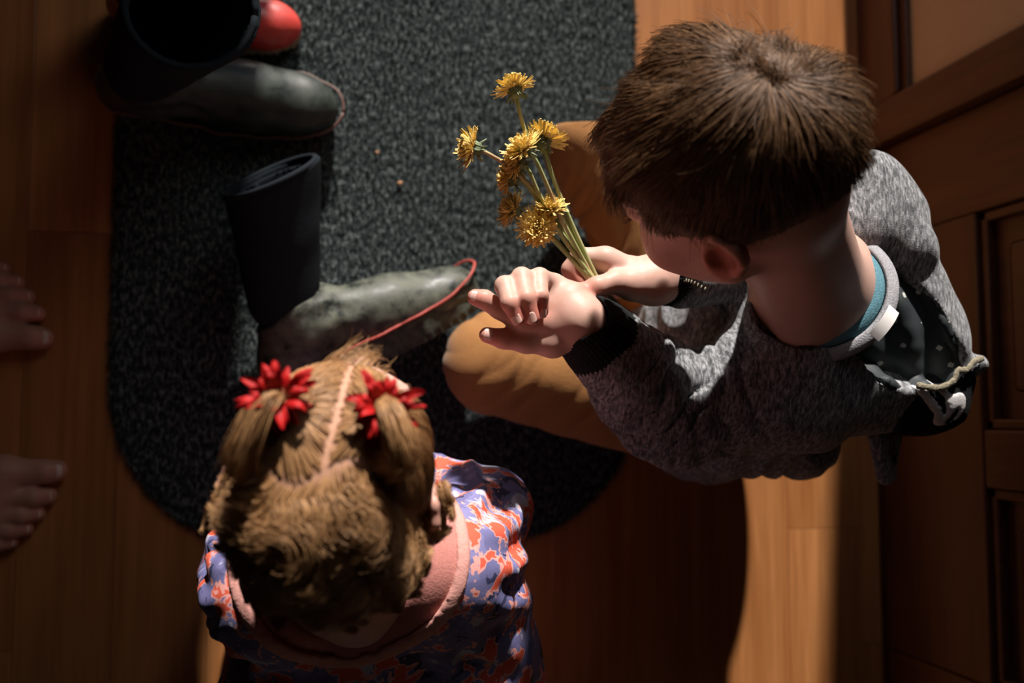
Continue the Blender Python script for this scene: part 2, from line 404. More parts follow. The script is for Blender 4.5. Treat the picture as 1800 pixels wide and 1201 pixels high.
box('middle_rail', DX, DX + .04, -.3205, .2545, .86, 1.0, M['doorh'], door, .003)
box('top_rail', DX, DX + .04, -.3205, .2545, 1.88, 2.015, M['doorh'], door, .003)
box('mullion', DX, DX + .04, -.083, -.013, .2255, .8595, M['door'], door, .003)
box('mullion', DX, DX + .04, -.083, -.013, 1.0005, 1.8795, M['door'], door, .003)
for (z0, z1) in ((.2255, .8595), (1.0005, 1.8795)):
    for (y0, y1) in ((-.013, .2545), (-.3205, -.083)):
        box('recessed_panel', DX + .018, DX + .026, y0, y1, z0, z1, M['door'], door)
        box('raised_panel', DX + .008, DX + .018, y0 + .045, y1 - .045, z0 + .045, z1 - .045, M['door'], door, .007)
        for (a, b_, c, d_) in ((y0, y0 + .013, z0, z1), (y1 - .013, y1, z0, z1), (y0, y1, z0, z0 + .013), (y0, y1, z1 - .013, z1)):
            box('panel_moulding', DX + .006, DX + .018, a, b_, c, d_, M['door'], door, .003)
knob = empty('door_lever', (XW, -.39, .95)); knob.parent = door; knob.matrix_parent_inverse = Matrix.Translation((-XW, 0, 0))
# doorway wall the sun comes through
OX0, OX1 = -.018, XW - .002
wn = struct(empty('wall_north', (0, YN, 0)))
box('wall_panel', -1.62, OX0 - .05, YN, YN + .1, 0, 2.4, M['plaster'], wn)
box('wall_panel', OX0 - .05, OX1, YN, YN + .1, 2.05, 2.4, M['plaster'], wn)
box('door_sill', XW + .0002, XW + .12, -.51, .446, -.018, .003, M['doorh'], floor)
tr2 = struct(empty('trim_2', (OX0, YN, 0)))
box('jamb', OX0 - .05, OX0, YN - .012, YN + .1, 0, 2.05, M['door'], tr2, .003)
box('threshold', OX0, OX1, YN + .001, YN + .1, -.018, .004, M['doorh'], tr2, .003)
for nm, b6 in (('wall_left', (-1.72, -1.62, -1.6, YN + .1, 0, 2.4)), ('wall_south', (-1.72, XW + .12, -1.7, -1.6, 0, 2.4)), ('ceiling', (-1.72, XW + .12, -1.7, YN + .1, 2.4, 2.5))):
    struct(box(nm, *b6, M['plaster']))
struct(box('ground_step', -1.5, 2.2, YN + .1, YN + 2.5, -.2, -.10, M['stone']))

# ------------------------------------------------------------------ door mat
def mat_outline(n=24):
    x0, x1 = -.234, .438; yb = -.158; yt = .75; r = .20; P = []
    for (cx, cy, a0, a1) in ((x0 + r, yb + r, 180, 270), (x1 - r, yb + r, 270, 360), (x1 - .02, yt - .02, 0, 90), (x0 + .02, yt - .02, 90, 180)):
        rr = r if yb + r == cy else .02
        for k in range(n + 1):
            a = math.radians(a0 + (a1 - a0) * k / n); P.append((cx + rr * math.cos(a), cy + rr * math.sin(a)))
    return np.array(P)
mo = mat_outline(); nM = len(mo)
cen = np.array([.1, .3]); dm = mo - cen; inner = cen + dm * .985
V = [(x, y, .0005) for x, y in mo] + [(x, y, .006) for x, y in mo] + [(x, y, .0085) for x, y in inner]
Fc = [(k, (k + 1) % nM, nM + (k + 1) % nM, nM + k) for k in range(nM)] + [(nM + k, nM + (k + 1) % nM, 2 * nM + (k + 1) % nM, 2 * nM + k) for k in range(nM)]
Fc += [tuple(2 * nM + k for k in range(nM)), tuple(k for k in range(nM))[::-1]]
doormat = tag(link('door_mat', mesh('door_mat', V, Fc), M['carpet'], smooth=False), 'large charcoal ribbed door mat with rounded corners on the wood floor', 'mat')
from_poly = np.vstack([mo, mo[:1]])
def inside(p):
    x, y = p[:, 0], p[:, 1]; c = np.zeros(len(p), bool)
    for k in range(nM):
        (xa, ya), (xb, yb) = mo[k], mo[(k + 1) % nM]
        if ya == yb: continue
        c ^= ((ya > y) != (yb > y)) & (x < (xb - xa) * (y - ya) / (yb - ya) + xa)
    return c
pp = np.column_stack([rng.uniform(-.24, .445, 90000), rng.uniform(-.165, .72, 90000)]); pp = pp[inside(pp)]
seg = np.diff(from_poly, axis=0); L = np.linalg.norm(seg, axis=1); kk = rng.choice(nM, 9000, p=L / L.sum()); ep = from_poly[kk] + seg[kk] * rng.random((9000, 1)); pp = np.vstack([pp, ep])
root = np.column_stack([pp, np.full(len(pp), .006)]); dr = rng.normal(size=(len(pp), 3)) * [.0032, .0032, .001] + [0, 0, .004]
out = np.zeros_like(dr); e2 = ep - cen; out[-9000:, :2] = e2 / np.linalg.norm(e2, axis=1)[:, None] * rng.uniform(0, .006, (9000, 1)); out[-9000:, 2] = -.004
dr = dr + out
P3 = np.stack([root, root + dr * .6 + rng.normal(size=dr.shape) * .0008, root + dr], 1)
tag(strands('mat_pile', P3, .00055, M['fibre'], doormat), kind='stuff')

for (px, py, s_, lb) in ((703, 322, .0035, 'small orange crumb on the dark mat beside the green boot'), (663, 268, .0026, 'tiny pale crumb on the mat beside the black boot toe')):
    f = Field((-.01,) * 3, (.01,) * 3, .0007); f.ell((0, 0, 0), (s_, s_ * .7, s_ * .6), k=0); f.ell((s_ * .4, s_ * .3, 0), (s_ * .5,) * 3, k=.001)
    o = field_obj('crumb', f, M['crumb']); q = at(px, py, .0125); o.location = q; tag(o, lb, 'crumb')

# ------------------------------------------------------------------ boots
def rotm(ax, deg): return np.array(Matrix.Rotation(math.radians(deg), 3, ax))
def make_boot(label, loc, yaw, roll, S=1.0, shaft_h=.36, mats=('neoprene', 'rubber', 'sole', 'stripe', 'redlin'), shaft_r=.062, stripe=True, cat='boot', lean=0, fwd=0, gh=.10, patch=False, sz=.024):
    root = empty('rubber_boot', (0, 0, 0)); tag(root, label, cat)
    FL = np.array([(.155, .006, .030), (.125, .008, .046), (.075, .006, .052), (.02, .0, .044), (-.04, 0, .036), (-.09, 0, .037), (-.12, 0, .034)])   # sole outline discs: x, y, r
    f = Field((-.20, -.10, -.005), (.20, .10, shaft_h + .03), .0032)
    f.ell((.115, .006, .040), (.072, .049, .040), k=.01); f.ell((.05, .004, .055), (.07, .048, .045), k=.025)
    f.cap((.05, .003, .060), (-.045, 0, .088), .040, .046, .03); f.ell((-.105, 0, .050), (.052, .041, .055), k=.03)
    f.cap((-.075, 0, .09), (-.082, 0, .15), .052, .050, .03)
    g = f.like(); top = (-.088 + fwd, 0, shaft_h + .02)
    g.cap((-.078, 0, .14), top, .050, shaft_r, .01); g.half((0, 0, shaft_h), (0, 0, 1)); g.half((0, 0, gh), (0, 0, -1))
    cav = f.like(); sl_ = (fwd - .010) / (shaft_h - .12); xs = lambda z: -.078 + sl_ * (z - .14)
    cav.cap((-.078, 0, .05), (-.078, 0, .14), .036, .044, 0); cav.cap((-.078, 0, .14), (xs(shaft_h + .05), 0, shaft_h + .05), .045, shaft_r - .0045, 0)
    foot = f.copy(); foot.half((0, 0, .012), (0, 0, -1)); foot.half((-.08, 0, .135), (-.35, 0, 1)); foot.cut(cav)
    sh = g.copy(); sh.cut(cav)
    wr_ = lambda V, N_: .0012 * np.sin(V[:, 2] * 190 + 7 * vnoise(V * 30)) * (np.exp(-((V[:, 0] + .02) / .04) ** 2) + np.exp(-((V[:, 2] - .16) / .03) ** 2))
    field_obj('foot_shell', foot, M[mats[1]], root, wr_)
    field_obj('shaft', sh, M[mats[0]], root, lambda V, N_: .002 * (vnoise(V * 28) - .5))
    # lining: thin inner wall
    lin = f.like(); lin.cap((-.078, 0, .14), (xs(shaft_h + .05), 0, shaft_h + .05), .0455, shaft_r - .004, 0); li2 = f.like()
    li2.cap((-.078, 0, .05), (-.078, 0, .14), .036, .0425, 0); li2.cap((-.078, 0, .14), (xs(shaft_h + .05), 0, shaft_h + .05), .0425, shaft_r - .0075, 0); lin.cut(li2); lin.half((0, 0, shaft_h - .006), (0, 0, 1)); field_obj('lining', lin, M[mats[4]], root)
    if patch:
        pt = lin.copy(); pt.off(.0012); rg = lin.like(); rg.ell((xs(shaft_h - .05) - shaft_r * .85, -.012, shaft_h - .055), (.035, .035, .035), k=0); pt.inter(rg); tag(field_obj('lining_patch', pt, M['redlin'], root), 'red cloth patch inside the boot top')
    # binding round the top edge
    a = np.linspace(0, 2 * math.pi, 37)
    rim = [(xs(shaft_h) + (shaft_r - .0025) * math.cos(t), (shaft_r - .0025) * math.sin(t), shaft_h) for t in a]
    link('rim_binding', mesh('rim_binding', *tube_vf(rim, .0042, 8)), M[mats[0]], root)
    # sole with lugs
    s = Field((-.20, -.10, -.006), (.20, .10, .05), .0028); X, Y, Z = s.grids(); d2 = None
    for i in range(len(FL) - 1):
        A, B = FL[i], FL[i + 1]; ab = B[:2] - A[:2]; t = np.clip(((X - A[0]) * ab[0] + (Y - A[1]) * ab[1]) / (ab @ ab), 0, 1)
        d = np.hypot(X - A[0] - t * ab[0], Y - A[1] - t * ab[1]) - (A[2] + (B[2] - A[2]) * t); d2 = d if d2 is None else np.minimum(d2, d)
    d2 = d2 - .002
    lug = d2 + .004 * (np.sin(X * 420) > 0) * 1.0
    toe = np.clip((X - .10) / .09, 0, 1) ** 2 * .018
    s.v[:] = np.maximum(np.where(Z < .010 + toe * 0, lug, d2), np.maximum(Z - sz - toe, -Z)); s.v[:] = np.where((Z < .005) & (np.abs(X + .035) < .012), .01, s.v)
    field_obj('sole', s, M[mats[2]], root, sm=1)
    if stripe:
        th = np.linspace(0, 2 * math.pi, 97)[:-1]; line = []
        for t in th:
            u = np.array([math.cos(t), math.sin(t)])
            q = [np.array([.01, 0]) + u * r for r in np.linspace(0, .2, 201)]
            best = 0
            for w_ in q:
                dd = min(np.hypot(*(w_ - F_[:2])) - F_[2] for F_ in FL) if True else 0
                dm_ = min((np.linalg.norm(w_ - (A[:2] + np.clip(((w_ - A[:2]) @ (B[:2] - A[:2])) / ((B[:2] - A[:2]) @ (B[:2] - A[:2])), 0, 1) * (B[:2] - A[:2]))) - (A[2] * .5 + B[2] * .5)) for A, B in zip(FL[:-1], FL[1:]))
                if min(dd, dm_) < .0025: best = w_
            x_ = best[0]; line.append((best[0], best[1], sz + .002 + max(0, min(1, (x_ - .10) / .09)) ** 2 * .018))
        line = catmull(line + [line[0]], 2)
        link('welt_stripe', mesh('welt_stripe', *tube_vf(line, .0022, 6)), M[mats[3]], root)
    R = rotm('Z', yaw) @ rotm('X', roll) @ rotm('Y', lean)
    root.matrix_world = Matrix([[R[i, j] * S for j in range(3)] + [loc[i]] for i in range(3)] + [[0, 0, 0, 1]])
    return root

make_boot('tall black rubber boot standing on the mat, its open top showing a red lining', (-.125, .398, .0105), -4, 0, .84, .37, shaft_r=.075, fwd=.105, mats=('neoprene', 'rubber', 'sole', 'dullstripe', 'neoprene'), patch=True)
make_boot('mottled green boot leaning over on the mat, with red welt stripe and lugged sole', (.080, .076, .062), 28, -68, .84, .30, mats=('neoprene', 'camo', 'camosole', 'stripe', 'neoprene'), shaft_r=.068, fwd=.075, sz=.042)
make_boot('small red rubber boot with a pale sole behind the tall black boot', (-.142, .500, .0105), -4, 0, .68, .25, mats=('redrub', 'redrub', 'cream', 'cream', 'redlin'), shaft_r=.060, stripe=False)

# ------------------------------------------------------------------ people: shared head, nails, face
def hp(T, p): return T[0] @ np.array(p, float) + T[1]
def add_head(f, T, s=1.0, cheeks=1.0):
    R = T[0]; e = lambda c, r, k=.01, op='add', A=None: f.ell(hp(T, np.array(c) * s), np.array(r) * s, R if A is None else R @ A, k * s, op)
    c = lambda a, b, ra, rb, k=.01, op='add': f.cap(hp(T, np.array(a) * s), hp(T, np.array(b) * s), ra * s, rb * s, k * s, op)
    e((0, -.010, .030), (.073, .091, .081)); e((0, .030, -.030), (.058, .052, .062), .03); e((0, .050, -.072), (.026, .024, .020), .03)
    for q in (-1, 1):
        c((q * .050, .000, -.055), (q * .022, .050, -.075), .016, .016, .03)      # jaw
        e((q * .035, .055, -.043), (.024, .022, .024), .02)                        # cheek
        e((q * .029, .083, -.003), (.014, .008, .009), .008, 'sub')                # socket
        e((q * .029, .073, -.005), (.0145, .0115, .0115), .004)                    # closed lid over the eye
        c((q * .014, .082, .012), (q * .042, .074, .013), .006, .004, .012)        # brow
        E_ = rotm('Z', q * -24)
        e((q * .077, -.016, -.012), (.0055, .018, .028), .004, 'add', E_)          # ear
        ear = [(q * .074, -.002, .002), (q * .078, -.004, .014), (q * .083, -.018, .020), (q * .087, -.032, .012), (q * .086, -.034, -.006), (q * .081, -.024, -.024), (q * .076, -.010, -.034), (q * .073, -.004, -.028)]
        for a, b in zip(ear[:-1], ear[1:]): c(a, b, .0042, .0042, .003)
        e((q * .084, -.014, -.006), (.007, .009, .012), .004, 'sub', E_)
        e((q * .075, .000, -.010), (.004, .004, .006), .003)                       # tragus
    c((0, .083, .002), (0, .100, -.026), .006, .0075, .012); e((0, .099, -.030), (.0095, .008, .007), .006)
    for q in (-1, 1): e((q * .008, .092, -.032), (.006, .006, .005), .005)
    c((-.014, .082, -.052), (0, .087, -.0505), .003, .0045, .004); c((.014, .082, -.052), (0, .087, -.0505), .003, .0045, .004)
    c((-.012, .080, -.058), (0, .084, -.0590), .0035, .005, .004); c((.012, .080, -.058), (0, .084, -.0590), .0035, .005, .004)
def blob(V, p, r): return np.exp(-((V - np.array(p)) ** 2).sum(1) / (r * r))[:, None]
def tint_for(T, s, tips):
    def fn(V):
        c = np.ones((len(V), 3))
        for p, r, col in [((-.035, .06, -.04), .03, (1, .70, .68)), ((.035, .06, -.04), .03, (1, .70, .68)), ((0, .086, -.055), .010, (.95, .50, .48)), ((-.082, -.018, -.010), .030, (1, .52, .44)), ((.082, -.018, -.010), .030, (1, .52, .44)), ((0, .10, -.03), .012, (1, .75, .7))]:
            w = blob(V, hp(T, np.array(p) * s), r * s); c = c * (1 - w) + c * np.array(col) * w
        for p in tips:
            w = blob(V, p, .013) * .8; c = c * (1 - w) + c * np.array((1, .66, .62)) * w
        return c
    return fn
def nail(parent, tip, along, up, w=.0052, l=.0062, mat='nail', r=.0072):
    a = np.array(along, float); a /= np.linalg.norm(a); u = np.array(up, float); u = u - a * (u @ a); u /= np.linalg.norm(u); b = np.cross(a, u)
    V = []; n, k_ = 9, 7
    for i in range(n):
        for j in range(k_):
            x = (i / (n - 1) - .5) * 2; t = (j / (k_ - 1) - .5) * 2
            hw = w * math.sqrt(max(.05, 1 - abs(x) ** 4 * .6)); ang = t * hw / r
            V.append(np.array(tip) + a * (x * l) + b * math.sin(ang) * r + u * (math.cos(ang) * r - .0003 + .0006 * 0))
    for i in range(n * k_): V.append(V[i] - u * .0012)
    Fc = []; m_ = n * k_
    for i in range(n - 1):
        for j in range(k_ - 1):
            q = (i * k_ + j, i * k_ + j + 1, (i + 1) * k_ + j + 1, (i + 1) * k_ + j); Fc += [q, tuple(m_ + z for z in q[::-1])]
    bd = [j for j in range(k_)] + [i * k_ + k_ - 1 for i in range(1, n)] + [(n - 1) * k_ + j for j in range(k_ - 2, -1, -1)] + [i * k_ for i in range(n - 2, 0, -1)]
    for x, y in zip(bd, bd[1:] + bd[:1]): Fc.append((y, x, m_ + x, m_ + y))
    return link('fingernail' if mat == 'nail' else 'toenail', mesh('nail', V, Fc), M[mat], parent)
SK_C = np.array([0, -.010, .030]); SK_R = np.array([.073, .091, .081])
def hairline(az, tab):
    return np.interp(np.abs(az), [a for a, _ in tab], [z for _, z in tab])
def scalp_points(n, tab, s):
    d = rng.normal(size=(int(n * 2.6), 3)); d /= np.linalg.norm(d, axis=1)[:, None]; p = SK_C + d * SK_R
    az = np.degrees(np.arctan2(p[:, 0], p[:, 1])); ok = p[:, 2] > hairline(az, tab) + rng.normal(size=len(p)) * .002
    return p[ok][:n]
def scalp_cap(name, T, s, tab, mat, parent, infl=1.02):
    V = []; A, B = 72, 40
    for i in range(B + 1):
        for j in range(A):
            az = 2 * math.pi * j / A; zmin = float(hairline(math.degrees((az + math.pi) % (2 * math.pi) - math.pi), tab))
            el0 = math.asin(max(-.98, min(.98, (zmin - SK_C[2]) / SK_R[2]))); el = el0 + (math.pi / 2 - el0) * i / B
            if i == 0: pass
            k = infl if i > 0 else .985
            p = SK_C + np.array([math.cos(el) * math.sin(az), math.cos(el) * math.cos(az), math.sin(el)]) * SK_R * k
            V.append(hp(T, p * s))
    Fc = [(i * A + j, i * A + (j + 1) % A, (i + 1) * A + (j + 1) % A, (i + 1) * A + j) for i in range(B) for j in range(A)]
    return link(name, mesh(name, V, Fc), M[mat], parent)
def grow(p0, flow, length, steps, lift, wob, clump_scale=60, clump=.4, s=1.0, maxoff=.02):
    """hair growing over the skull: flow(p) gives the direction along the surface, in head space"""
    P = [p0 * 1.0]; p = p0.copy(); ds = (length / steps)[:, None]; ph = rng.normal(size=p.shape)
    for i in range(steps):
        q = (p - SK_C) / SK_R; rad = np.linalg.norm(q, axis=1)[:, None]; n = q / SK_R; n /= np.linalg.norm(n, axis=1)[:, None]
        d = flow(p, i / steps); d = d - n * (d * n).sum(1)[:, None]; d /= np.linalg.norm(d, axis=1)[:, None] + 1e-9
        cn = np.stack([vnoise(p0 * clump_scale + 3.1 * k) for k in (1, 2, 3)], 1) - .5
        d = d + n * (lift * (1 - i / steps * 1.2)) + cn * clump * (1 + i / steps) + ph * wob * (i / steps)
        d /= np.linalg.norm(d, axis=1)[:, None]; p = p + d * ds
        q = (p - SK_C) / SK_R; rad = np.linalg.norm(q, axis=1)[:, None]; lo = 1.01
        p = np.where(rad < lo, SK_C + (p - SK_C) / rad * lo, p); P.append(p)
    return np.stack(P, 1)

# ------------------------------------------------------------------ the boy
TB = [np.array([[.338, -.696, -.634], [.924, .119, .363], [-.177, -.708, .683]]), np.array([.330, .198, .562])]
u_, _, vt_ = np.linalg.svd(TB[0]); TB[0] = u_ @ vt_
_r, _u, _a = TB[0][:, 0].copy(), TB[0][:, 2].copy(), math.radians(9)
TB[0][:, 0] = _r * math.cos(_a) - _u * math.sin(_a); TB[0][:, 2] = _u * math.cos(_a) + _r * math.sin(_a)
B = dict(neck=at(1440, 510, .445), shR=at(1490, 372, .395), shL=at(1405, 672, .385), elL=at(1185, 722, .335), wrL=at(1018, 563, .421),
         elR=at(1390, 420, .30), wrR=at(1152, 492, .398))
boy = empty('person', (.5, .1, 0)); tag(boy, 'person with short brown hair in a grey heather hoodie, sitting cross-legged, holding dandelions', 'person')
HL = {'index': [(968, 568, 0.420), (915, 563, 0.418), (878, 543, 0.420), (852, 527, 0.422), (836, 523, 0.420)],
      'middle': [(985, 545, 0.420), (935, 530, 0.416), (888, 503, 0.436), (897, 533, 0.450), (910, 560, 0.448)],
      'ring': [(995, 530, 0.420), (955, 512, 0.414), (917, 488, 0.436), (925, 524, 0.452), (936, 559, 0.449)],
      'little': [(1005, 520, 0.420), (972, 500, 0.414), (948, 487, 0.432), (950, 520, 0.446), (953, 548, 0.440)],
      'thumb': [(1010, 575, 0.418), (972, 600, 0.414), (925, 602, 0.414), (885, 596, 0.416), (856, 589, 0.416)]}
HLr = {'index': [.013, .0110, .0092, .0086, .0078], 'middle': [.013, .0105, .0092, .0080, .0070], 'ring': [.013, .0105, .0092, .0078, .0068], 'little': [.012, .0100, .0084, .0070, .0060], 'thumb': [.014, .0125, .0098, .0086, .0074]}
HR = {'index': [(1110, 478, .402), (1062, 455, .402), (1018, 452, .396), (1002, 474, .391), (1020, 496, .392)],
      'middle': [(1110, 485, .392), (1068, 470, .386), (1020, 472, .376), (1004, 494, .374), (1024, 512, .377)],
      'ring': [(1112, 495, .385), (1075, 488, .372), (1034, 492, .360), (1022, 512, .360), (1042, 526, .363)],
      'little': [(1115, 505, .380), (1085, 505, .362), (1052, 510, .350), (1046, 526, .350), (1064, 538, .353)],
      'thumb': [(1140, 500, .405), (1110, 500, .408), (1080, 496, .416), (1050, 504, .4195), (1024, 512, .4175)]}
HRr = {'index': [.014, .0115, .0090, .0082, .0075], 'middle': [.014, .0115, .0090, .0082, .0075], 'ring': [.013, .011, .0086, .0078, .007], 'little': [.012, .0100, .008, .0072, .0065], 'thumb': [.015, .0130, .0105, .0092, .0078]}
fb = Field((.08, -.10, .05), (.66, .36, .70), .0021)
add_head(fb, TB, 1.0)
fb.cap(hp(TB, (0, -.035, -.03)), B['neck'], .046, .045, .03); fb.cap(hp(TB, (0, -.005, -.045)), B['neck'] + [-.015, 0, -.01], .032, .036, .02)
fb.ell(hp(TB, (0, -.045, -.02)), (.048, .040, .050), TB[0], .02)
pel = np.array([.50, .06, .11]); ch = (B['shR'] + B['shL']) / 2 + [.01, 0, -.075]
fb.cap(B['neck'] + [0, 0, -.01], ch + [0, 0, .03], .045, .07, .03); fb.cap(ch, pel, .085, .085, .03)
for a, b in (('shR', 1), ('shL', 1)): fb.cap(B['neck'] + [0, 0, -.02], B[a], .035, .042, .04)
for sh_, el_, wr_n in (('shR', 'elR', 'wrR'), ('shL', 'elL', 'wrL')):
    fb.cap(B[sh_], B[el_], .040, .030, .02); fb.cap(B[el_], B[wr_n], .029, .0195, .02)
tips = []
for H_, r_, w_ in ((HL, HLr, 'wrL'), (HR, HRr, 'wrR')):
    for fn in H_:
        pts = [at(*q) for q in H_[fn]]; fb.cap(B[w_], pts[0], .0185, r_[fn][0], .012)
        fb.chain(pts, r_[fn], .0035 if fn != 'thumb' else .005); tips += [pts[-1], pts[-2] * .5 + pts[-1] * .5]
        if fn == 'thumb': fb.cap(pts[0], pts[1], r_[fn][0], r_[fn][1], .012)
    # palm web
    P_ = [at(*H_[k][1]) for k in ('index', 'middle', 'ring', 'little')]; Q_ = [at(*H_[k][0]) for k in ('index', 'middle', 'ring', 'little')]
    for a, b in zip(P_[:-1], P_[1:]): fb.cap(a * .8 + Q_[0] * .2, b * .8 + Q_[1] * .2, .0098, .0098, .008)
hipR, hipL = np.array([.49, .13, .10]), np.array([.48, .02, .10])
field_obj('body', fb, M['skin'], boy, sm=1, color=tint_for(TB, 1.0, tips))
for H_ in (HL, HR):
    for k in H_:
        if H_ is HR and k in ('middle', 'ring', 'little', 'index'): continue
        p0, p1 = at(*H_[k][-2]), at(*H_[k][-1]); up = np.array([0, 0, 1.0]) + (np.array([-.35, -.5, 0]) if k in ('middle', 'ring', 'little') and H_ is HL else 0)
        if H_ is HR: up = np.array([-.1, -.6, 1])
        rr = (HLr if H_ is HL else HRr)[k][-1]
        nail(boy, p1 - (p1 - p0) * .06, p1 - p0, up, .0050 if k != 'thumb' else .0056, .0050, r=rr + .0004)
# hair
TABB = [(0, .062), (35, .052), (55, .034), (66, .002), (74, -.012), (80, .012), (98, .020), (108, .000), (118, -.030), (140, -.058), (180, -.066)]
hair = scalp_cap('hair', TB, 1.0, TABB, 'haircap', boy, 1.03)
p0 = scalp_points(34000, TABB, 1); WH = np.array([.008, -.062, .098])
def flowb(p, t):
    v = p - WH; d = np.linalg.norm(v, axis=1)[:, None]; v = v / d
    sw = np.cross(np.array([0, -.4, 1.0]), v); g = np.array([0, .1, -1.0]) * np.clip((np.abs(p[:, :1]) - .03) / .04, 0, 1) + np.array([0, 0, -1.0]) * (p[:, 1:2] < -.06)
    return v + .55 * sw * np.exp(-(d / .04) ** 2) + .5 * g + np.array([.25, .3, 0]) * (p[:, 2:3] > .07)
az = np.degrees(np.arctan2(p0[:, 0], p0[:, 1])); up_ = np.clip((p0[:, 2] - .0) / .08, 0, 1)
Lb = (.014 + .040 * up_) * rng.uniform(.7, 1.15, len(p0)); Lb *= np.where(p0[:, 2] < .02, .7, 1.0)
Ps = grow(p0 * 1.0, flowb, Lb, 8, .42, .10, 42, .60)
Ps = Ps @ TB[0].T + TB[1]
tag(strands('hair_strands', Ps, .00042, M['hair'], hair), kind='stuff')
q0 = p0[(p0[:, 2] > .04)][:420]; Pfly = grow(q0 * 1.0, flowb, rng.uniform(.032, .052, len(q0)), 8, .62, .35, 90, .8)
tag(strands('hair_strands', Pfly @ TB[0].T + TB[1], .00028, M['hair'], hair), kind='stuff')
qw = scalp_points(60000, TABB, 1); qw = qw[np.linalg.norm(qw - WH, axis=1) < .024][:1500]
Pwh = grow(qw * 1.0, lambda p, t: np.array([.55, .75, 0]) + 1.2 * np.stack([vnoise(p * 90), vnoise(p * 90 + 7), 0 * p[:, 0]], 1) - .6, rng.uniform(.014, .026, len(qw)), 8, .35, .5, 80, .8)
tag(strands('hair_strands', Pwh @ TB[0].T + TB[1], .0004, M['hair'], hair), kind='stuff')
# lashes and brow
for q in (-1, 1):
    L_ = [];
    for t in np.linspace(-1, 1, 15):
        b0 = np.array([q * .029 + t * .012, .0845 - abs(t) * .003 - (.004 if t * q > .6 else 0), -.010]); L_.append(tube_vf([hp(TB, b0), hp(TB, b0 + [t * .002, .006, -.003]), hp(TB, b0 + [t * .003, .010, -.0015])], [.0004, .0003, .0001], 4))
    link('eyelashes', mesh('eyelashes', *join_vf(L_)), M['lash'], boy)
    L_ = [];
    for t in np.linspace(-1, 1, 70):
        b0 = np.array([q * (.028 + t * .015), .0865 - (t + .4) ** 2 * .004, .014 + rng.uniform(-.002, .002)]); L_.append(tube_vf([hp(TB, b0), hp(TB, b0 + [q * .004, .0015, .0015])], [.0004, .0002], 3))
    link('eyebrow', mesh('eyebrow', *join_vf(L_)), M['lash'], boy)

# hoodie
def hoodie_shape(h=.0026):
    g = Field((.16, -.14, .05), (.72, .36, .52), h)
    g.cap(ch + [-.01, 0, -.01], pel + [-.02, 0, -.01], .092, .112, .04)
    g.cap(B['shR'] * .6 + B['shL'] * .4 + [.015, 0, -.05], B['shL'] * .7 + B['shR'] * .3 + [.015, 0, -.05], .085, .085, .04)
    g.cap(B['shL'] + [.01, .01, -.03], pel + [0, -.05, .0], .075, .085, .04)
    for sh_, el_, w_, r0, r1, r2 in (('shR', 'elR', 'wrR', .060, .050, .036), ('shL', 'elL', 'wrL', .062, .054, .038)):
        g.cap(B[sh_] * .75 + B['neck'] * .25, B[sh_], .052, r0, .03)
        w = B[w_] * .68 + B[el_] * .32 if w_ == 'wrL' else B[w_] * .80 + B[el_] * .20
        g.cap(B[sh_], B[el_], r0, r1, .02); g.cap(B[el_], w, r1, r2, .02)
    # the collapsed hood hanging behind the neck
    g.ell(at(1575, 580, .400), (.082, .060, .050), rotm('Z', -48), .03)
    g.cap(at(1575, 400, .415), at(1625, 590, .405), .026, .026, .03); g.cap(at(1440, 640, .415), at(1630, 690, .40), .034, .030, .03)
    g.cap(at(1660, 660, .405), at(1722, 640, .418), .014, .009, .015); g.cap(at(1540, 700, .38), at(1630, 712, .385), .034, .030, .03); g.cap(at(1260, 755, .24), at(1400, 770, .26), .045, .045, .03)
    g.cap(at(1350, 560, .43), at(1450, 610, .44), .022, .020, .02); g.cap(at(1545, 360, .42), at(1610, 430, .44), .024, .02, .02)
    return g
hz = Matrix.Rotation(math.radians(-48), 3, 'Z')
def cavity(extra=0.0, h=.0026):
    g = Field((.16, -.14, .05), (.72, .36, .52), h)
    g.cap(at(1430, 500, .475), at(1465, 520, .42), .062 + extra, .050 + extra, .01)
    g.ell(at(1578, 572, .452), (.070 + extra, .050 + extra, .055 + extra), rotm('Z', -48), .02)
    g.cap(at(1545, 540, .47), at(1660, 640, .44), .034 + extra, .024 + extra, .02)
    g.cap(hp(TB, (0, -.03, -.02)), B['neck'], .052 + extra, .052 + extra, .01)
    return g
def arm_param(V, a, b):
    ab = b - a; t = ((V - a) @ ab) / (ab @ ab); d = np.linalg.norm(V - a - np.clip(t, 0, 1)[:, None] * ab, axis=1); return t, d
def hood_folds(V, N_):
    out = np.zeros(len(V))
    n1 = vnoise(V * [28, 28, 34] + 5); out += .008 * (n1 - .5)
    for a, b, fr, amp in ((B['elL'], B['wrL'], 46, .0100), (B['shL'], B['elL'], 30, .0065), (B['elR'], B['wrR'], 30, .005)):
        t, d = arm_param(V, a, b); w = np.exp(-(np.maximum(d - .045, 0) / .02) ** 2) * np.clip(1.3 - np.abs(t - .5) * 1.2, 0, 1)
        wob = vnoise(V * 24 + 9) * 5; w = w * np.clip((.70 - t) / .15, 0, 1) if fr > 31 else w
        out += amp * w * (np.abs(np.sin(t * np.linalg.norm(b - a) * fr * 3.1 + wob)) ** .7 - .6) * vnoise(V * 17 + 2) * 1.7
    r = vnoise(V @ np.array([[1, .4, 0], [-.5, 1, 0], [0, .2, 1.0]]).T * [46, 14, 22] + 13); out += .005 * (1 - np.abs(2 * r - 1) * 2) * np.clip((.42 - V[:, 2]) / .1, .15, 1)
    return out
hs = hoodie_shape(); cv = cavity(); hs.cut(cv)
hs2 = hs.copy(); hoodie = field_obj('hoodie', hs, M['heather'], boy, hood_folds, sm=2)
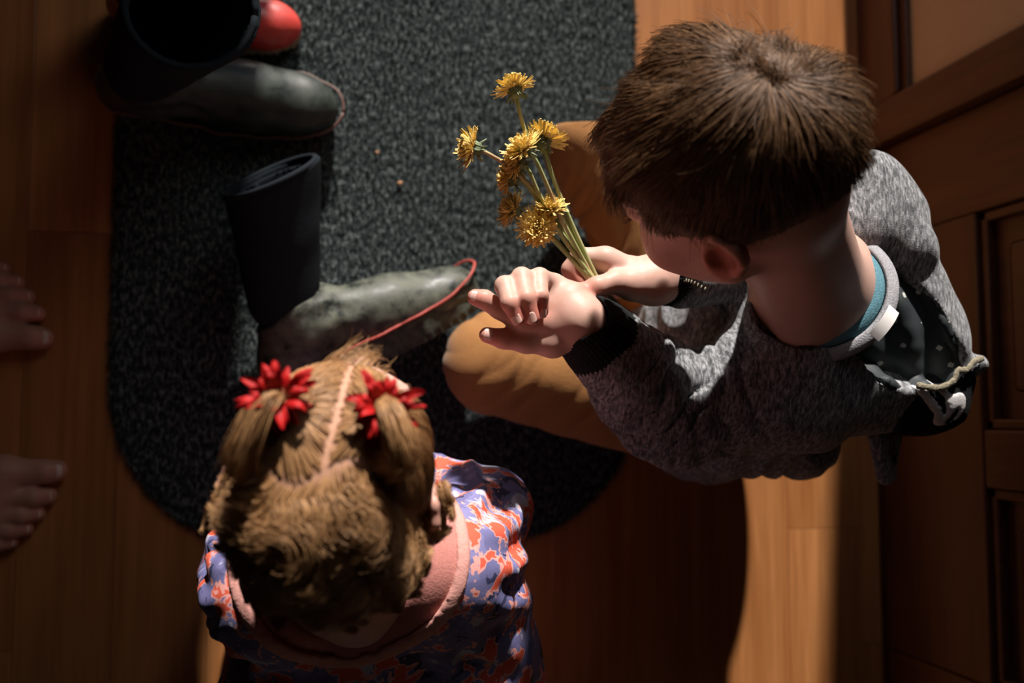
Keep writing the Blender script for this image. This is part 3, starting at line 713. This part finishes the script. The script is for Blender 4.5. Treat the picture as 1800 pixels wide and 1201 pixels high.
# dark printed lining inside the hood: a shell just inside the cavity
li = cavity(.0035); lc = cavity(-.0030); ho = hoodie_shape(); ho.off(-.004)
li.cut(lc)
bl = li.like(); bl.ell(at(1560, 560, .405), (.075, .050, .034), rotm('Z', -48), .01); bl.ell(at(1530, 480, .41), (.035, .05, .03), None, .02); bl.ell(at(1630, 600, .40), (.03, .04, .03), None, .02)
li.v = np.minimum(li.v, np.maximum(bl.v, cavity(.003).v)); li.inter(ho); li.cap(hp(TB, (0, -.03, -.02)), B['neck'] + [0, 0, -.05], .056, .058, 0, 'sub')
field_obj('hood_lining', li, M['lining'], boy, lambda V, N_: .0065 * (vnoise(V * 55) - .45) + .004 * np.sin(V @ np.array([160, 60, 0])), sm=2)
del hs, li, lc, ho, cv
# collars round the neck: teal t-shirt ring, grey knit band, sewn label
def ring_pts(r, dz, a0=0, a1=360, n=40, cx=0.0, cy=0.0):
    nk = B['neck']; ax = B['neck'] - hp(TB, (0, -.035, -.03)); ax /= np.linalg.norm(ax); e1 = np.cross(ax, [0, 1.0, 0]); e1 /= np.linalg.norm(e1); e2 = np.cross(ax, e1)
    c0 = nk + np.array([cx, cy, 0]) + ax * dz
    return [c0 + r * (math.cos(math.radians(t)) * e1 + math.sin(math.radians(t)) * e2) for t in np.linspace(a0, a1, n)]
def band(name, r0, r1, dz0, dz1, th, mat, a0=180, a1=540, cx=0.0, cy=0.0):
    A = ring_pts(r0, dz0, a0, a1, 64, cx, cy); Bp = ring_pts(r1, dz1, a0, a1, 64, cx, cy); V = []; Fc = []; k_ = 6
    prof = [(0, 0), (.15, 1), (.5, 1.25), (.85, 1), (1, 0), (.5, -.6)]
    for a, b in zip(A, Bp):
        w = b - a; wn = w / np.linalg.norm(w); up = (a - B['neck']); up = up - wn * (up @ wn); up = np.array([0, 0, 1.0]) * .9 + .4 * up / (np.linalg.norm(up) + 1e-6); up = up - wn * (up @ wn); up /= np.linalg.norm(up)
        for (s_, q) in prof: V.append(a + w * s_ + up * q * th)
    n = len(A)
    for i in range(n - 1):
        for k in range(k_): Fc.append((i * k_ + k, i * k_ + (k + 1) % k_, (i + 1) * k_ + (k + 1) % k_, (i + 1) * k_ + k))
    Fc += [tuple(range(k_))[::-1], tuple((n - 1) * k_ + k for k in range(k_))]
    return link(name, mesh(name, V, Fc), M[mat], boy)
band('shirt_collar', .0455, .0585, -.004, .006, .0022, 'teal')
band('hoodie_neckband', .0590, .0700, .004, .012, .0022, 'band')
def seen(p):
    q = CM @ (np.array(p) - [0, 0, CAM_H]); return np.array([900 + F_PX * q[0] / -q[2], 600.5 - F_PX * q[1] / -q[2]])
rp = min(ring_pts(.0655, .010, 0, 360, 180), key=lambda p: np.hypot(*(seen(p) - [1522, 548]))); nk = rp + np.array([-.002, 0, .0035])
dirn = np.cross(rp - B['neck'], [0, 0, 1.0]); dirn[2] = 0; dirn /= np.linalg.norm(dirn); perp = np.array([dirn[1], -dirn[0], 0])
V = [nk + dirn * a * .017 + perp * b_ * .006 + np.array([0, 0, c_ * .0006 + .004 * (1 - a * a) * 1]) for c_ in (0, 1) for a in np.linspace(-1, 1, 9) for b_ in (-1, 0, 1)]
Fc = []
for i in range(8):
    for j in range(2): q = (i * 3 + j, i * 3 + j + 1, i * 3 + j + 4, i * 3 + j + 3); Fc += [q, tuple(27 + z for z in q[::-1])]
link('neck_label', mesh('neck_label', V, Fc), M['label'], boy)
# rib cuffs
def cuff(el, wr, r0, r1, t0, t1):
    a = el + (wr - el) * t0; b = el + (wr - el) * t1; ax = (b - a) / np.linalg.norm(b - a); e1 = np.cross(ax, [0, 0, 1.0]); e1 /= np.linalg.norm(e1); e2 = np.cross(ax, e1); V = []; n, m_ = 132, 16
    prof = [(t, r0 + (r1 - r0) * t + .0022 * math.sin(math.pi * t)) for t in np.linspace(0, 1, m_ - 5)] + [(1.03, r1 - .0015), (1.0, r1 - .0035), (.9, r1 - .004), (.6, r1 - .004), (.1, r0 - .005)]
    for (t, r) in prof:
        for k in range(n):
            th = 2 * math.pi * k / n; rr = r + .0007 * math.cos(th * 44) + .0022 * math.sin(2 * th + 1 + 3 * t)
            V.append(a + (b - a) * t + rr * (math.cos(th) * e1 + math.sin(th) * e2) + ax * .004 * t * math.sin(3 * th + 2))
    Fc = [(i * n + k, i * n + (k + 1) % n, (i + 1) * n + (k + 1) % n, (i + 1) * n + k) for i in range(m_ - 1) for k in range(n)]
    link('cuff', mesh('cuff', V, Fc), M['rib'], boy)
cuff(B['elL'], B['wrL'], .0375, .0300, .60, .985); cuff(B['elR'], B['wrR'], .034, .0265, .74, .965)
# patch sewn on the hood, edge tape, dangling pocket corner
pa = hs2.copy(); pa.off(.0035); rg = pa.like(); M_ = rotm('Z', -30)
rg.ell(at(1628, 715, .39), (.027, .019, .06), rotm('Z', 40), .004); rg.ell(at(1608, 684, .40), (.024, .006, .07), rotm('Z', -35), .004); rg.ell(at(1592, 704, .40), (.022, .0055, .07), rotm('Z', -40), .004)
rg.cap(at(1690, 690, .40), at(1650, 700, .40), .005, .007, .006); rg.ell(at(1643, 730, .40), (.009, .0035, .06), rotm('Z', 60), .003, 'sub'); rg.ell(at(1622, 720, .40), (.003, .008, .06), rotm('Z', 20), .003, 'sub')
pa.inter(rg); field_obj('applique_patch', pa, M['white'], boy, lambda V, N_: hood_folds(V, N_) * .9, sm=1)
pb = hs2.copy(); pb.off(.0022); rg = pb.like()
rg.ell(at(1618, 706, .39), (.050, .034, .09), rotm('Z', 30), .004); pb.inter(rg); field_obj('dark_backing', pb, M['rib'], boy, lambda V, N_: hood_folds(V, N_) * .9, sm=1)
tp = catmull([at(*q) for q in ((1612, 678, .447), (1650, 682, .445), (1676, 670, .443), (1684, 652, .442), (1700, 650, .440), (1712, 636, .436), (1728, 630, .430))], 8)
link('edge_tape', mesh('edge_tape', *tube_vf(tp, [.0032 + .0004 * math.sin(i * 1.3) for i in range(len(tp))], 8, .5)), M['fur'], boy)
f = Field((.5, -.25, .2), (.75, .05, .45), .002); f.cap(at(1545, 760, .37), at(1556, 838, .355), .012, .009, .01); f.cap(at(1575, 770, .37), at(1562, 830, .355), .006, .006, .01); f.ell(at(1563, 790, .362), (.0035, .014, .03), None, .003, 'sub')
field_obj('hood_tab', f, M['heather'], boy)
del hs2, pa, pb, rg
# zip by the right cuff
zp = [at(*q) for q in ((1178, 502, .412), (1195, 494, .416), (1215, 496, .418), (1245, 512, .414))]
zc = catmull(zp, 10); L_ = []
for i in range(0, len(zc) - 1, 2):
    d_ = zc[min(i + 1, len(zc) - 1)] - zc[i]; d_ /= np.linalg.norm(d_); n_ = np.cross(d_, [0, 0, 1.0]); L_.append(tube_vf([zc[i] - n_ * .0022, zc[i] + n_ * .0022], .0007, 5))
link('zip_teeth', mesh('zip_teeth', *join_vf(L_)), M['fur'], boy)
# trousers
ft = Field((.08, -.14, .0), (.66, .36, .24), .0032)
knL, knR = at(872, 640, .105), at(1050, 262, .115); anL, anR = at(1120, 640, .055), at(1190, 470, .055)
ft.cap(hipL, knL, .085, .062, .03); ft.cap(hipR, knR, .085, .062, .03); ft.cap(knL, anL, .058, .045, .02); ft.cap(knR, anR, .060, .048, .02); ft.ell(pel + [.02, .01, -.005], (.10, .105, .085), None, .03)
ft.half((0, 0, .0145), (0, 0, -1), .004)
def pfold(V, N_):
    o_ = .006 * (vnoise(V * 22) - .5)
    for a, b in ((hipL, knL), (hipR, knR)):
        t, d = arm_param(V, a, b); o_ += .0024 * (np.abs(np.sin(t * 13 + vnoise(V * 14) * 9 + V[:, 1] * 40)) ** .8 - .6) * vnoise(V * 12 + 4) * 1.5 * np.clip(1.4 - np.abs(t - .75) * 2, 0, 1)
    return o_ * np.clip((V[:, 2] - .015) / .02, 0, 1)
field_obj('trousers', ft, M['pants'], boy, pfold, sm=2)
fs = Field((.2, -.1, .0), (.62, .30, .12), .0032)
fs.chain([anL, anL + [.06, .02, -.01], anL + [.10, .05, -.012]], [.036, .034, .028], .02); fs.chain([anR, anR + [.06, -.02, -.01], anR + [.10, -.05, -.012]], [.036, .034, .028], .02); fs.half((0, 0, .0145), (0, 0, -1), .002)
field_obj('socks', fs, M['rib'], boy)

# ------------------------------------------------------------------ the toddler
GF = np.array([.20, .94, -.22]); GF /= np.linalg.norm(GF); GR = np.array([.95, -.18, .12]); GR -= GF * (GR @ GF); GR /= np.linalg.norm(GR); GU = np.cross(GR, GF)
TG = [np.stack([GR, GF, GU], 1), np.array([.022, -.036, .572])]; GS = .87
girl = empty('person', (.02, -.25, 0)); tag(girl, 'person with fair curly hair in two tufts tied with red bows, wearing a camouflage-print dress', 'person')
G = dict(neck=at(605, 1015, .475), shR=at(780, 1000, .432), shL=at(482, 1040, .428), elR=at(850, 905, .31), elL=at(445, 985, .30), wrR=at(705, 820, .22), wrL=at(500, 860, .22))
gpel = np.array([.055, -.36, .20]); gch = (G['shR'] + G['shL']) / 2 + [0, -.02, -.05]
fg = Field((-.22, -.55, .0), (.28, .10, .68), .0026); add_head(fg, TG, GS)
fg.cap(hp(TG, np.array((0, -.03, -.03)) * GS), G['neck'], .038, .036, .025); fg.ell(hp(TG, np.array((0, -.045, -.02)) * GS), (.04, .03, .04), TG[0], .02)
fg.cap(G['neck'], gch, .036, .062, .03); fg.cap(gch, gpel, .068, .075, .03)
for k_ in 'RL':
    fg.cap(G['neck'] + [0, 0, -.015], G['sh' + k_], .026, .032, .03); fg.cap(G['sh' + k_], G['el' + k_], .030, .024, .015); fg.cap(G['el' + k_], G['wr' + k_], .023, .016, .015)
    w = G['wr' + k_]; q = -1 if k_ == 'R' else 1
    for i_, (dx, l_) in enumerate(((-.018, .040), (-.006, .046), (.006, .043), (.017, .036))):
        fg.chain([w, w + [dx * .9 + q * .01, .035, -.006], w + [dx + q * .018, .035 + l_ * .6, -.012], w + [dx + q * .02, .035 + l_, -.024]], [.014, .0085, .007, .006], .004)
    fg.chain([w, w + [q * .026, .022, -.004], w + [q * .036, .045, -.010]], [.014, .009, .007], .004)
    sx = 1 if k_ == 'R' else -1; kn = np.array([sx * .075 + .03, -.16, .12]); an = np.array([sx * .07 + .03, -.42, .045])
    fg.cap(gpel + [sx * .04, 0, -.02], kn, .05, .038, .02); fg.cap(kn + [0, 0, -.05], an, .036, .024, .02); fg.cap(an, an + [0, -.08, -.018], .022, .016, .01)
field_obj('body', fg, M['skin'], girl, sm=1, color=tint_for(TG, GS, []))
del fg
TABG = [(0, .072), (30, .066), (55, .045), (70, .018), (85, .012), (100, .010), (112, -.02), (125, -.05), (180, -.068)]
ghair = scalp_cap('hair', TG, GS, TABG, 'blondcap', girl, 1.015)
TIE = {1: np.array([.032, .030, .113]), -1: np.array([-.042, .022, .112])}
pg = scalp_points(22000, TABG, 1); back = pg[:, 1] < -.022 + .012 * np.sin(pg[:, 0] * 80) - .25 * np.maximum(0, .0 - pg[:, 2])
fr = pg[~back]; fr = fr[rng.random(len(fr)) < .9]; sd_ = np.where(fr[:, 0] > 0, 1, -1); fr = fr[(np.abs(fr[:, 0]) > .0012)]; sd_ = np.where(fr[:, 0] > 0, 1, -1)[:, None]
tie = np.where(sd_ > 0, TIE[1], TIE[-1]); nst = 9; A = fr
T_ = np.linspace(0, 1, nst)[None, :, None]; jit = rng.normal(size=(len(A), 1, 3)) * .0035
Pf = A[:, None, :] * (1 - T_) + (tie[:, None, :] + jit) * T_
q = (Pf - SK_C) / SK_R; rad = np.linalg.norm(q, axis=2)[:, :, None]; tgt = 1.022 + .02 * np.sin(np.pi * T_) + .04 * T_ + rng.uniform(0, .02, (len(A), 1, 1)); Pf = SK_C + (Pf - SK_C) / rad * np.maximum(tgt, np.where(T_ > .85, rad, 0))
Pf = Pf + (vnoise((A * 90)) - .5)[:, None, None] * .004 * np.sin(np.pi * T_)
gp = [Pf @ TG[0].T * GS + TG[1]]; gr = [np.full(len(Pf), .00034)]
bk = pg[back]; Lg = rng.uniform(.034, .056, len(bk))
def flowg(p, t): 
    return np.array([0, -.55, -1.0]) + np.stack([p[:, 0] * 4, 0 * p[:, 0], 0 * p[:, 0]], 1)
Pb = grow(bk, flowg, Lg, 14, .30, .05, 60, .35)
cl = np.stack([vnoise(bk * 42 + k) for k in (1, 5, 9)], 1); tt = np.linspace(0, 1, 15)[None, :]; amp = (np.clip(tt - .25, 0, 1) ** 1.0) * .013; ph = cl[:, :1] * 40; fr_ = 9 + 6 * cl[:, 1:2]
Pb[:, :, 0] += amp * np.sin(ph + tt * fr_); Pb[:, :, 1] += amp * np.cos(ph + tt * fr_) * .8 - amp * .6; Pb[:, :, 2] += amp * np.sin(ph * 1.3 + tt * fr_ + 1) * .7
wback = strands('hair_strands', np.array(Pb @ TG[0].T * GS + TG[1]), .00038, M['blond'], ghair); tag(wback, kind='stuff')
tag(strands('hair_strands', gp[0], .00034, M['blond'], ghair), kind='stuff')
# forelock wisps
w0 = pg[(np.abs(pg[:, 0]) < .03) & (pg[:, 1] > .065)]; w0 = w0[:260]
Pw = grow(w0, lambda p, t: np.array([.35, 1, .1]) + p * 0, np.full(len(w0), .035), 8, .9, .5, 80, .9); tag(strands('hair_strands', Pw @ TG[0].T * GS + TG[1], .0003, M['blond'], ghair), kind='stuff')
for sd1, pts, col_n, rb in ((1, [(0, 0, 0), (.003, -.003, .013), (.010, -.014, .018), (.018, -.028, .014), (.021, -.036, .004), (.014, -.038, -.003)], 1100, .0105), (-1, [(0, 0, 0), (-.004, -.004, .008), (-.010, -.014, .008), (-.014, -.028, .003), (-.018, -.042, -.007), (-.020, -.052, -.018)], 900, .0095)):
    path = catmull(np.array(pts), 4); n = col_n; k_ = len(path); t = np.linspace(0, 1, k_)
    off = rng.normal(size=(n, 3)); off /= np.linalg.norm(off, axis=1)[:, None]; off *= rng.random((n, 1)) ** .4
    wd = .0045 + (rb - .0045) * np.sin(np.pi * np.clip(t * .75, 0, 1)) ** .8
    Pt = TIE[sd1] + path[None] + off[:, None] * wd[None, :, None] + rng.normal(size=(n, 1, 3)) * .0012 * t[None, :, None] * 3
    tag(strands('hair_strands', Pt @ TG[0].T * GS + TG[1], .00042, M['blond'], ghair), kind='stuff')
    # ragged red bow round the tie
    L_ = []; r7 = np.random.default_rng(5 + sd1)
    for k in range(34):
        a = 2 * math.pi * k / 34 + r7.uniform(-.3, .3); l_ = r7.uniform(.009, .027); up0 = r7.uniform(-.3, 1.6)
        dr_ = np.array([math.cos(a), math.sin(a), 0]); sdv = np.array([-math.sin(a), math.cos(a), 0]); V = []; 
        base = TIE[sd1] + np.array([0, 0, -.001])
        for s_ in np.linspace(0, 1, 7):
            c0 = base + dr_ * (.004 + l_ * s_) + np.array([0, 0, 1]) * (.012 * math.sin(s_ * 2.2) * up0 + .002); w_ = .0036 * math.sin(math.pi * (.15 + .82 * s_)) ** .8 + .0004
            for u in (-1, -.33, .33, 1): V.append(c0 + sdv * w_ * u + np.array([0, 0, .0018 * math.cos(u * 3 + k)]))
        m_ = len(V); V += [v - np.array([0, 0, .0007]) for v in V]; Fc = []
        for i in range(6):
            for j in range(3): q = (i * 4 + j, i * 4 + j + 1, i * 4 + j + 5, i * 4 + j + 4); Fc += [q, tuple(m_ + z for z in q[::-1])]
        L_.append(([hp(TG, v * GS) for v in V], Fc))
    ring = [hp(TG, (TIE[sd1] + np.array([.0055 * math.cos(t_), .0055 * math.sin(t_), .002])) * GS) for t_ in np.linspace(0, 6.28, 20)]
    L_.append(tube_vf(ring, .0025, 6)); link('hair_bow', mesh('hair_bow', *join_vf(L_)), M['red'], girl)
# loose ringlets by the right ear and along the nape
r8 = np.random.default_rng(11); LK = []
for k in range(46):
    ang = math.radians(r8.uniform(82, 178)) if k < 34 else math.radians(r8.uniform(-175, -110)); base = SK_C + np.array([math.sin(ang) * .074, math.cos(ang) * .088, r8.uniform(-.06, -.005)]); outw = np.array([math.sin(ang), math.cos(ang), 0]); L_k = r8.uniform(.020, .042); ph = r8.uniform(0, 6.28); tw = r8.uniform(6, 9)
    t = np.linspace(0, 1, 14); side = np.cross(outw, [0, 0, 1.0]); cur = base + outw * (.004 + t[:, None] * L_k * .70) + np.array([0, 0, -1.0]) * (t[:, None] * L_k * .7) + side * (.009 * np.sin(ph + tw * t))[:, None] * t[:, None] ** .5 + np.array([0, 0, 1.0]) * (.009 * np.cos(ph + tw * t))[:, None] * t[:, None] ** .5
    of = r8.normal(size=(130, 3)) * .0024; LK.append(cur[None] + of[:, None] * (1 - .4 * t)[None, :, None])
LK = np.concatenate(LK); tag(strands('hair_strands', LK @ TG[0].T * GS + TG[1], .00036, M['blond'], ghair), kind='stuff')
# dress
gd = Field((-.28, -.60, .0), (.30, .06, .50), .003)
gd.cap(gch + [0, .005, -.03], gch * .4 + gpel * .6, .098, .122, .04); gd.cap(gch * .4 + gpel * .6, gpel + [0, -.02, -.06], .122, .16, .05)
gd.cap(at(820, 1040, .38), at(825, 1230, .27), .055, .08, .05); gd.cap(G['shR'] + [-.012, -.01, -.025], G['shL'] + [.012, -.01, -.025], .052, .052, .04)
for k_ in 'RL':
    gd.cap(G['sh' + k_] * .85 + G['neck'] * .15, G['sh' + k_], .045, .050, .03); gd.cap(G['sh' + k_], G['el' + k_], .052, .044, .02); gd.cap(G['el' + k_], G['wr' + k_] * .8 + G['el' + k_] * .2, .042, .028, .02)
gd.cap(G['neck'] + [0, .01, .05], G['neck'] + [0, .0, -.02], .055, .048, .01, 'sub')
nkc = at(622, 1005, .480)
NA = np.array([.05, -.45, .89]); NA /= np.linalg.norm(NA)
def gfold(V, N_):
    d = V - nkc; ang = np.arctan2(d[:, 1], d[:, 0]); rr_ = np.linalg.norm(d, axis=1)
    w = np.clip((rr_ - .10) / .05, 0, 1)
    return .0042 * w * np.sin(ang * 26 + 5 * vnoise(V * 20)) * (.4 + vnoise(V * 15 + 3)) * np.exp(-((rr_ - .13) / .09) ** 2) + .008 * (vnoise(V * 20 + 7) - .5) * w + .004 * w * (1 - 2 * np.abs(2 * vnoise(V * [40, 18, 26]) - 1))
gy = gd.copy(); gb = gd.copy(); X, Y, Z = gd.grids()
# neckline loop: distance in a tilted plane from the neck centre
def yoke_region(r):
    ex, ey = .092 + r, .098 + r; u = X - (nkc[0] - .003); v = (Y - (nkc[1] + .018)); k0 = np.sqrt((u / ex) ** 2 + (v / ey) ** 2); return np.broadcast_to((k0 - 1) * min(ex, ey), gd.v.shape)
top = np.broadcast_to(.30 - Z, gd.v.shape)
ins = np.maximum(yoke_region(0), top)
gd.v = np.maximum(gd.v, -np.maximum(ins, -(gd.v + .006)))
field_obj('dress', gd, M['dress'], girl, gfold, sm=2)
gy.off(-.0005); gy.v = np.maximum(gy.v, np.maximum(yoke_region(.002), top)); field_obj('yoke', gy, M['pink2'], girl, lambda V, N_: .006 * (vnoise(V * 25 + 1) - .6) * (N_[:, 2] > 0), sm=2)
gb.off(.0028); gb.v = np.maximum(gb.v, np.maximum(np.maximum(yoke_region(.006), -yoke_region(-.0065)), top)); field_obj('neck_binding', gb, M['pink'], girl, sm=2)
del gd, gy, gb
fl = Field((-.16, -.55, .0), (.22, .0, .22), .0035)
for sx in (1, -1):
    kn = np.array([sx * .075 + .03, -.16, .12]); an = np.array([sx * .07 + .03, -.42, .045]); fl.cap(gpel + [sx * .04, 0, -.02], kn, .062, .050, .02); fl.cap(kn + [0, 0, -.05], an, .045, .034, .02)
field_obj('leggings', fl, M['dress'], girl); del fl

# ------------------------------------------------------------------ bare feet of the adult at the left
ad_p = empty('person', (-.50, .08, 0)); tag(ad_p, 'person standing barefoot on the wood floor, only the toes showing at the edge', 'person')
fa = Field((-.70, -.24, .0), (-.20, .32, .42), .0030); toenails = []
def foot(tipx, tipy, side, yaw):          # side +1: big toe on the north side
    c_, s_ = math.cos(yaw), math.sin(yaw); W = lambda x, y, z: np.array([tipx + c_ * x - s_ * y, tipy + s_ * x + c_ * y, z]); q = -side
    tl = [(0, 0, .0135, .0165), (-.010, .030, .0105, .012), (-.022, .051, .0095, .011), (-.034, .069, .009, .010), (-.050, .085, .0085, .0095)]
    for i_, (tx, ty, r1, r0) in enumerate(tl):
        base = W(-.068 + i_ * -.006, q * (ty * .92 + .004), .019); mid = W(tx - .026, q * ty, .021 if i_ else .020); tip = W(tx - r1, q * (ty - .001), r1 + .001)
        fa.chain([base, mid, tip], [r0 + .004, r0 if i_ else .0145, r1], .003)
        toenails.append((W(tx - r1 - .001, q * (ty - .001), r1 + .001), W(1, 0, 0) - W(0, 0, 0), r1, .0085 if i_ == 0 else .0048))
    for i_ in range(5): fa.cap(W(-.07 - i_ * .006, q * (.002 + i_ * .0195), .021), W(-.145, q * (.018 + i_ * .011), .034), .020, .028, .012)
    fa.cap(W(-.14, q * .035, .040), W(-.21, q * .035, .052), .036, .034, .02); fa.ell(W(-.225, q * .035, .030), (.034, .029, .030), None, .02); fa.cap(W(-.20, q * .035, .075), W(-.20, q * .035, .35), .033, .046, .03)
foot(at(93, 592, .02)[0], at(93, 592, .02)[1], -1, .03); foot(at(117, 830, .02)[0], at(117, 830, .02)[1], 1, -.03)
def foottint(V):
    c = np.ones((len(V), 3)); 
    for (p, a, r, w_) in toenails: w = blob(V, p, .014) * .6; c = c * (1 - w) + c * np.array((1, .7, .66)) * w
    return c
field_obj('body', fa, M['skin2'], ad_p, color=foottint); del fa
for (p, a, r, w_) in toenails: nail(ad_p, p, a + np.array([0, 0, -.25]), (0.35, 0, 1), w_, w_ * .9, 'toenail', r + .0005)
ftr = Field((-.72, -.24, .09), (-.28, .32, .46), .004)
for (x_, y_) in ((at(93, 592, .02)[0] - .20, at(93, 592, .02)[1] + .035), (at(117, 830, .02)[0] - .20, at(117, 830, .02)[1] - .035)): ftr.cap((x_, y_, .10), (x_, y_, .42), .052, .075, 0)
ftr.half((0, 0, .12), (0, 0, -1)); ftr.half((0, 0, .415), (0, 0, 1)); field_obj('trousers', ftr, M['neoprene'], ad_p, lambda V, N_: .005 * (vnoise(V * 25) - .5)); del ftr

# ------------------------------------------------------------------ dandelions
def dandelion(label, head, axis, path, rad=.017, nf=150, close=0.0, stem_r=.0021, group='dandelions held in the fist'):
    root = empty('dandelion', tuple(at(*path[-1]))); tag(root, label, 'flower', group)
    hc_ = at(*head); ax = np.array(axis, float); ax /= np.linalg.norm(ax); e1 = np.cross(ax, [.3, .2, .9]); e1 /= np.linalg.norm(e1); e2 = np.cross(ax, e1)
    pts = [hc_ - ax * .004] + [at(*p) for p in path]; cv_ = catmull(pts, 8); R_ = np.linspace(stem_r * .85, stem_r * 1.15, len(cv_))
    link('stem', mesh('stem', *tube_vf(cv_, R_, 8)), M['stem'], root)
    L_ = []; r5 = np.random.default_rng(int(head[0] * 7 + head[1]))
    for i in range(nf):
        u = (i + .5) / nf; th = i * 2.39996; el = math.radians(78 - 88 * u ** .85 + close * 35) + r5.normal() * .12; l_ = rad * (.62 + .42 * u) * r5.uniform(.82, 1.1); el = min(el, 1.5)
        rd = math.cos(th) * e1 + math.sin(th) * e2; b0 = hc_ + rd * .0035 * math.sqrt(u) + ax * .004; d_ = rd * math.cos(el) + ax * math.sin(el); sv = np.cross(d_, ax); sv /= np.linalg.norm(sv) + 1e-9; nv = np.cross(sv, d_); V = []
        w_ = rad * .075 * r5.uniform(.8, 1.2); cu = r5.uniform(-.1, .35)
        for s_ in (0, .35, .7, 1.0):
            c0 = b0 + d_ * l_ * s_ + nv * l_ * cu * s_ * s_; ww = w_ * (.6, .95, 1.1, .75)[(0, .35, .7, 1.0).index(s_)]
            V += [c0 - sv * ww, c0 + nv * -.0003 * 1.0, c0 + sv * ww, c0 + nv * .0005]
        Fc = [(k * 4 + j, k * 4 + (j + 1) % 4, k * 4 + 4 + (j + 1) % 4, k * 4 + 4 + j) for k in range(3) for j in range(4)] + [(0, 1, 2, 3)[::-1], (12, 13, 14, 15)]
        L_.append((V, Fc))
    tag(link('petals', mesh('petals', *join_vf(L_)), M['petal'], root, smooth=False), kind='stuff')
    L_ = [tube_vf([hc_ - ax * .006, hc_ - ax * .003, hc_ + ax * .002, hc_ + ax * .006], [.0022, .0048, .0058, .0045], 12)]
    for k in range(22):
        th = k * 2.39996; rd = math.cos(th) * e1 + math.sin(th) * e2; rf = k % 2
        a0 = hc_ + rd * .0045; q = [a0 - ax * .003, a0 + rd * .002 + ax * (.004 if not rf else -.003), a0 + rd * (.004 if not rf else .006) + ax * (.010 if not rf else -.007)]
        L_.append(tube_vf(q, [.0013, .0013, .0004], 5, .4))
    link('bracts', mesh('bracts', *join_vf(L_)), M['bract'], root); return root
GR_ = (1040, 488, .4075)
DD = [
 ('dandelion standing highest, seen from behind on a tall straight pale stem', (906, 163, .450), (-.25, .85, -.10), [(914, 200, .447), (926, 240, .440), (950, 300, .430), (1000, 400, .416), (1038, 482, .4085), (1052, 505, .403)], .0170, 0),
 ('dandelion farthest left, its head nodding sideways on a bent stem', (838, 262, .448), (-.95, .12, .10), [(868, 276, .447), (905, 300, .441), (960, 360, .427), (1015, 445, .413), (1034, 488, .4095), (1046, 506, .405)], .0180, .25),
 ('large dandelion in the middle, bright top and dark underside, on a thick brown stem', (925, 268, .456), (-.62, .62, .25), [(945, 288, .452), (985, 380, .432), (1028, 462, .4125), (1044, 490, .4075), (1066, 515, .392), (1090, 540, .377), (1100, 560, .372), (1110, 582, .368)], .0180, .1),
 ('pale dandelion peeking out behind the large one, next to the knee', (955, 252, .440), (.30, .80, -.25), [(960, 272, .438), (975, 320, .430), (1008, 400, .418), (1044, 478, .409), (1056, 500, .404)], .0180, 0),
 ('small shaded dandelion hanging left below the large one', (902, 316, .430), (-.95, .05, -.30), [(925, 325, .430), (955, 365, .424), (1005, 440, .413), (1032, 484, .408), (1046, 504, .402)], .0140, .4),
 ('dandelion in profile facing left, just above the hand, left of the brightest one', (908, 373, .415), (-.85, .35, .15), [(926, 385, .414), (965, 415, .410), (1010, 462, .407), (1030, 486, .4085), (1042, 502, .403)], .0165, .1),
 ('brightest dandelion, lowest of all, its round face turned up', (944, 401, .422), (-.25, -.12, .95), [(955, 408, .414), (975, 420, .412), (1005, 455, .411), (1030, 480, .4105), (1046, 500, .405)], .0165, 0),
 ('dandelion half hidden behind the brightest one, tilted upward', (966, 374, .426), (-.05, .80, .45), [(974, 392, .420), (990, 420, .416), (1018, 458, .412), (1038, 484, .4105), (1050, 500, .405)], .0150, .3),
 ('ragged half-closed dandelion tucked under the large one', (915, 288, .444), (-.75, .10, .15), [(932, 305, .441), (950, 345, .433), (1000, 430, .418), (1036, 482, .410), (1048, 502, .404)], .0150, .3)]
for d_ in DD: dandelion(d_[0], d_[1], d_[2], d_[3], d_[4], close=d_[5])
